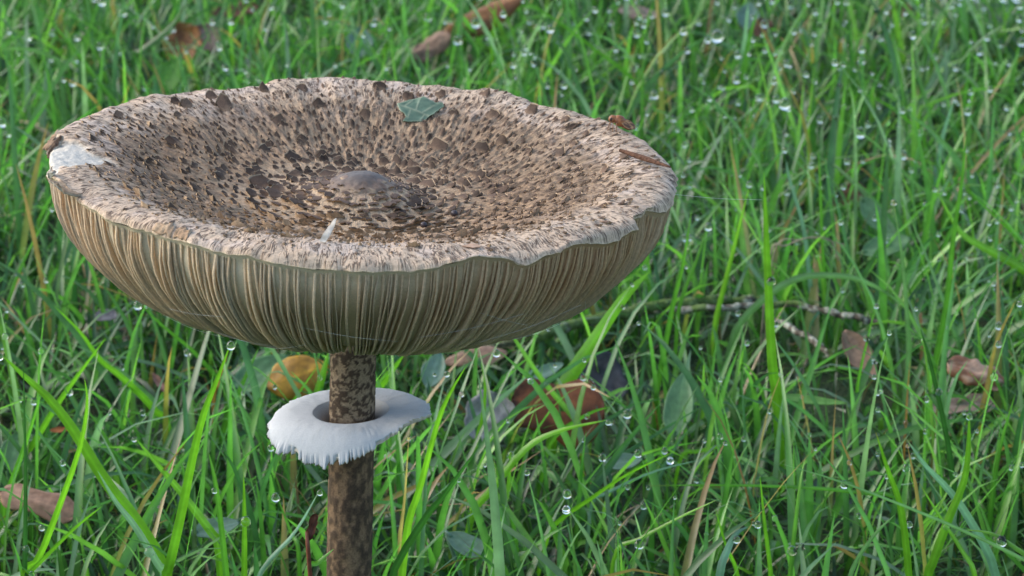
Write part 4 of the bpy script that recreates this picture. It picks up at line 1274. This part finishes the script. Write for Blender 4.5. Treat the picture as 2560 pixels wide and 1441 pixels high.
for (px_, py_, dz) in [(1672,1148,.05),(1688,1132,.052),(1320,960,.055),(1488,976,.05),(1525,1040,.06),(1646,1115,.05),(1216,1130,.045),(1406,1254,.045),(1616,1259,.04),(1920,1290,.05),(1123,930,.06),(1736,545,.08),(1733,577,.075),(360,1035,.06),(245,1185,.07),(140,1130,.06),(45,1005,.08),(300,920,.07),(2310,690,.06),(1840,170,.05),(2315,170,.05),(2083,298,.06),(1712,355,.05),(565,1165,.06),(452,880,.08)]:
    i = int(np.argmin((px - px_) ** 2 + (py - py_) ** 2 - 4e3 * cands[:, 2]))
    r = .0012 * g.uniform(.85, 1.25)
    drops.append((*(cands[i, :3] + np.array([0, -r - .0003, -.5 * r])), r))
drops = np.array(drops)
# hold only those hanging on something: keep all, largest in view first
pr = project(drops[:, :3])
size = drops[:, 3] / pr[2]
od = np.argsort(-size)
small = []
for k, i in enumerate(od):
    p, r = drops[i, :3], drops[i, 3]
    if k < 300:
        o = bpy.data.objects.new('dew_drop', dme)
        COL.objects.link(o)
        o.location = p
        o.scale = (r, r, r * 1.04)
        tag(o, 'clear round dew drop hanging on a grass blade', 'dew drop', 'dew drops on the grass')
    else:
        small.append((DV * r + p, DF))
V, F, _c = merge(small)
obj('dew', V, F, M_DEW, None, label='many smaller dew drops in the grass', kind='stuff')

# ------------------------------------------------------------------ small things lying or standing on the cap
def plate_on_cap(outline, lift, tilt):
    pass

def cap_sheet(name, poly_px, depth_px, lift, slope, cols, veins, label, cat, mat):
    """a torn flat piece: its outline cast from the photo on to a plane that rests on the cap"""
    _a, _t, p = cap_hit(*depth_px)
    n = np.array([0, -math.sin(slope), math.cos(slope)])
    o = p + n * lift
    def cast(px, py):
        d = ray(px, py)
        return CAM + d * (((o - CAM) @ n) / (d @ n))
    pts = np.array(poly_px, float)
    dense = []
    for i in range(len(pts)):
        a_, b_ = pts[i], pts[(i + 1) % len(pts)]
        m = max(2, int(np.hypot(*(b_ - a_)) / 4))
        for k in range(m):
            dense.append(lerp(a_, b_, k / m) + rng.uniform(-.7, .7, 2))
    dense = np.array(dense)
    c = dense.mean(0)
    rings = np.linspace(0.02, 1, 22)
    Q = c + rings[:, None, None] * (dense - c)[None]
    q = Q.reshape(-1, 2)
    V1 = np.array([cast(*k) for k in q])
    wav = (fbm(q[:, 0] / 28, q[:, 1] / 20, 0, 161, 2) - .5) * .0009
    V1 = V1 + n * wav[:, None]
    C = mixc(cols[0], cols[1], sstep(.4, .65, fbm(q[:, 0] / 18, q[:, 1] / 12, 0, 162, 3)))
    vm = np.zeros(len(q))
    for (a_, b_) in veins:
        a_, b_ = np.array(a_, float), np.array(b_, float)
        ab = b_ - a_
        t = np.clip(((q - a_) @ ab) / (ab @ ab), 0, 1)
        d = np.linalg.norm(q - (a_ + t[:, None] * ab), axis=1)
        vm = np.maximum(vm, np.exp(-(d / 2.2) ** 2))
    rim_ = (np.repeat(rings, len(dense)) > .95) * .5
    C = mixc(C, cols[2], np.clip(vm * .8 + rim_, 0, 1))
    V1 = V1 + n * (vm * .00012)[:, None]
    V2 = V1 - n * .00035
    nr_, nd = len(rings), len(dense)
    F1 = grid_faces(nr_, nd, True); F2 = F1[:, ::-1] + len(V1)
    i = np.arange(nd); j = (i + 1) % nd; e = (nr_ - 1) * nd
    F3 = np.stack([e + i, e + j, len(V1) + e + j, len(V1) + e + i], -1)
    return obj(name, np.vstack([V1, V2]), np.vstack([F1, F2, F3]), mat, np.vstack([C, C * .8]), pivot=o, label=label, cat=cat)

cap_sheet('leaf_fragment', [(992,259),(1025,249),(1059,241),(1075,249),(1089,257),(1107,256),(1110,266),(1085,285),(1055,303),(1030,304),(1007,303),(1015,293),(1010,285),(1000,277)], (1050, 292), .0012, math.radians(38),
          ([.125, .205, .14], [.155, .245, .165], [.36, .42, .28]), [((994, 260), (1072, 290)), ((1040, 277), (1050, 246)), ((1055, 283), (1098, 258)), ((1028, 272), (1020, 296)), ((1010, 266), (1030, 252)), ((1062, 287), (1050, 300))],
          'torn grey green leaf piece with pale veins lying on the cap', 'leaf', M_GREEN)
cap_sheet('husk', [(798,604),(812,578),(836,548),(842,545),(838,562),(826,588),(812,607)], (815, 600), .0026, math.radians(62),
          ([.84, .76, .62], [.86, .78, .66], [.7, .6, .45]), [], 'slim pale papery husk standing on the near lip of the cap', 'husk', M_LEAF)
cap_sheet('husk', [(1155,616),(1175,609),(1198,612),(1202,617),(1180,620)], (1180, 612), .0012, math.radians(25),
          ([.58, .40, .28], [.50, .33, .22], [.4, .25, .15]), [], 'small pinkish brown husk lying inside the near lip', 'husk', M_LEAF)

def on_cap_path(pxs, lift):
    P = np.array([cap_hit(*p)[2] for p in pxs])
    P[:, 2] += lift
    return catmull(P, 20)
P = on_cap_path([(1549, 397), (1585, 408), (1640, 424), (1680, 441)], .0022)
P = np.linspace(P[0], P[-1], 14) + np.array([0, 0, .0012])
V, F = tube(P, np.concatenate([np.linspace(.0006, .0009, 7), np.linspace(.0009, .0003, 7)]), 8)
obj('needle', V, F, M_BARK, np.tile(np.array([.13, .07, .045]), (len(V), 1)), pivot=P[0], label='brown conifer needle lying across the right lip of the cap', cat='needle')
for (px_, py_, r_, lab) in [(1061, 563, .0011, 'tiny dark round seed on the cap right of the knob'), (1138, 535, .0012, 'tiny brown beetle like crumb right of the dark seed')]:
    _a, _t, p = cap_hit(px_, py_)
    V = DV * r_ * np.array([1, 1, .85]) * (1 + .25 * (noise(DV[:, 0] * 3, DV[:, 1] * 3, DV[:, 2] * 3)[:, None] - .5)) + p + np.array([0, 0, r_ * .6])
    obj('seed', V, DF, M_BUG, np.tile(np.array([.05, .035, .035]), (len(V), 1)), pivot=p, label=lab, cat='seed')

# ---- fly
def loft(path, ry, rz, n=14, c=None):
    P = np.asarray(path, float)
    a = np.arange(n) / n * 2 * math.pi
    T = np.gradient(P, axis=0); T /= np.linalg.norm(T, axis=1)[:, None]
    side = np.cross(T, [0, 0, 1.0]); side /= np.linalg.norm(side, axis=1)[:, None]
    up = np.cross(side, T)
    V = P[:, None] + side[:, None] * (np.asarray(ry)[:, None] * np.cos(a))[..., None] + up[:, None] * (np.asarray(rz)[:, None] * np.sin(a))[..., None]
    return V.reshape(-1, 3), grid_faces(len(P), n, True)

def fly():
    _a, _t, p = cap_hit(1549, 322)
    f = (p - CAM) @ FWD
    s = K * f * .98                                  # about one photo pixel at the fly
    fr = empty('fly', p)
    tag(fr, 'orange brown fly with speckled wings standing on the far rim of the cap', 'fly')
    # body axis: head up left, tail down right
    kn = np.array([[-28, 0, 28], [-24, 0, 29], [-18, 0, 30], [-13.5, 0, 30], [-11, 0, 29], [-6, 0, 28], [2, 0, 25], [9, 0, 20], [12, 0, 18], [18, 0, 15], [26, 0, 10], [32, 0, 6], [35, 0, 4]], float)
    ry = np.array([.8, 7, 10, 9, 8, 11, 13, 11, 9, 10, 9, 6, .6])
    rz = np.array([.8, 8, 11, 10, 10, 13, 15, 12.5, 10, 11, 10, 6, .6])
    n = 40
    u = np.linspace(0, 1, n); uk = np.linspace(0, 1, len(kn))
    path = np.stack([np.interp(u, uk, kn[:, i]) for i in range(3)], -1)
    V, F = loft(path * s, np.interp(u, uk, ry) * s, np.interp(u, uk, rz) * s, 16)
    C = mixc([.34, .13, .045], [.20, .075, .03], sstep(.4, .6, noise(V[:, 0] * 1400, V[:, 1] * 1400, V[:, 2] * 1400)))
    parts = [(V, F, C)]
    for (x0, y0, fx, fy) in [(-12, -6, -30, -14), (-6, -8, -18, -18), (0, -8, -9, -22), (-12, 6, -24, 14), (-4, 8, -8, 18), (4, 8, 8, 18)]:
        knee = np.array([(x0 + fx) / 2 - 3, (y0 + fy) / 2 * 1.15, 24])
        foot_px = np.array([fx, fy, -2.0])
        foot = foot_px * s
        Pth = catmull(np.array([[x0, y0, 22], knee, [fx + 1, fy, 8], foot_px]) * s, 14)
        tv, tf = tube(Pth, np.linspace(1.3, .7, 14) * s, 6)
        parts.append((tv, tf, np.array([.25, .12, .05])))
    V, F, C = merge(parts)
    obj('body', V, F, M_BUG, C, parent=fr)
    for sy in (-1, 1):
        V = DV * np.array([4.2, 2.6, 5.0]) * s + np.array([-21, sy * 7.2, 31]) * s
        obj('eye', V, DF, M_BUG, np.tile(np.array([.045, .02, .014]), (len(V), 1)), parent=fr)
        nl, nw = 16, 9
        S, Vv = np.meshgrid(np.linspace(0, 1, nl), np.linspace(-1, 1, nw), indexing='ij')
        prof = np.sin(np.pi * np.clip(S, .02, .97) ** 1.3) ** .6 * 12.5
        L0 = np.array([-2, sy * 5, 33]); L1 = np.array([40, sy * 11, 8])
        ax = (L1 - L0) / np.linalg.norm(L1 - L0)
        wd = np.cross(ax, [0, sy * .6, .8]); wd /= np.linalg.norm(wd)
        nn = np.cross(ax, wd)
        P = L0 + S[..., None] * (L1 - L0) + (Vv * prof)[..., None] * wd + (.12 * prof * (1 - Vv ** 2) * np.sign(nn[2]))[..., None] * nn
        spots = sstep(.48, .56, fbm(S * 7 + 3, Vv * 3 + sy, 0, 171, 2))
        C = mixc([.42, .23, .10], [.10, .05, .025], spots)
        V1 = P.reshape(-1, 3) * s
        V2 = V1 - nn * .00006
        F1 = grid_faces(nl, nw)
        obj('wing', np.vstack([V1, V2]), np.vstack([F1, F1[:, ::-1] + len(V1)]), M_BUG, np.vstack([C.reshape(-1, 3)] * 2), parent=fr)
fly()

# ---- reddish scrap clinging beside the stem
leaf_thing('dry_flower', 780, 1318, .094, 70, 30, 72, 70, ([.16, .055, .03], [.09, .035, .02]), 'shrivelled reddish brown flower scrap clinging beside the lower stem', 'dry flower', 'torn', (1.4, .5), 60, stalk=True)

# ---- silk threads
def thread(name, P, r, label):
    V, F = tube(catmull(P, 14), r, 5)
    obj(name, V, F, M_SILK, np.tile(np.array([.75, .75, .72]), (len(V), 1)), pivot=P[0], label=label, cat='silk thread', group='silk threads under the cap' if 'gills' in label else None)
pR = cap_point(np.array([math.radians(352)]), np.array([.99]))[0]
thread('silk_thread', [pR, on_depth(1800, 497, pR[1] + .01), on_depth(1912, 500, pR[1] + .26) * 0 + on_depth(1905, 500, pR[1] + .02)], .00005, 'long fine silk thread running right from the rim')
def gill_pt(deg, q, off=-.03):
    x, y, z = bot_point(np.array([math.radians(deg)]), np.array([q]), np.array([off]))
    return cap_to_world(x, y, z)[0]
for (d0, q0, d1, q1) in [(232, .34, 247, .30), (240, .42, 254, .46), (250, .50, 262, .40), (262, .30, 281, .36), (285, .34, 305, .26), (300, .40, 322, .30), (312, .45, 326, .42), (222, .44, 236, .52), (295, .22, 309, .34), (322, .28, 332, .40)]:
    a_, b_ = gill_pt(d0, q0), gill_pt(d1, q1)
    m_ = (a_ + b_) / 2 + np.array([0, -.0012, -.001])
    m_ = lerp(m_, gill_pt((d0 + d1) / 2, (q0 + q1) / 2), .7)
    thread('silk_thread', [a_, m_, b_], .00004, 'fine pale silk thread strung across the gills')
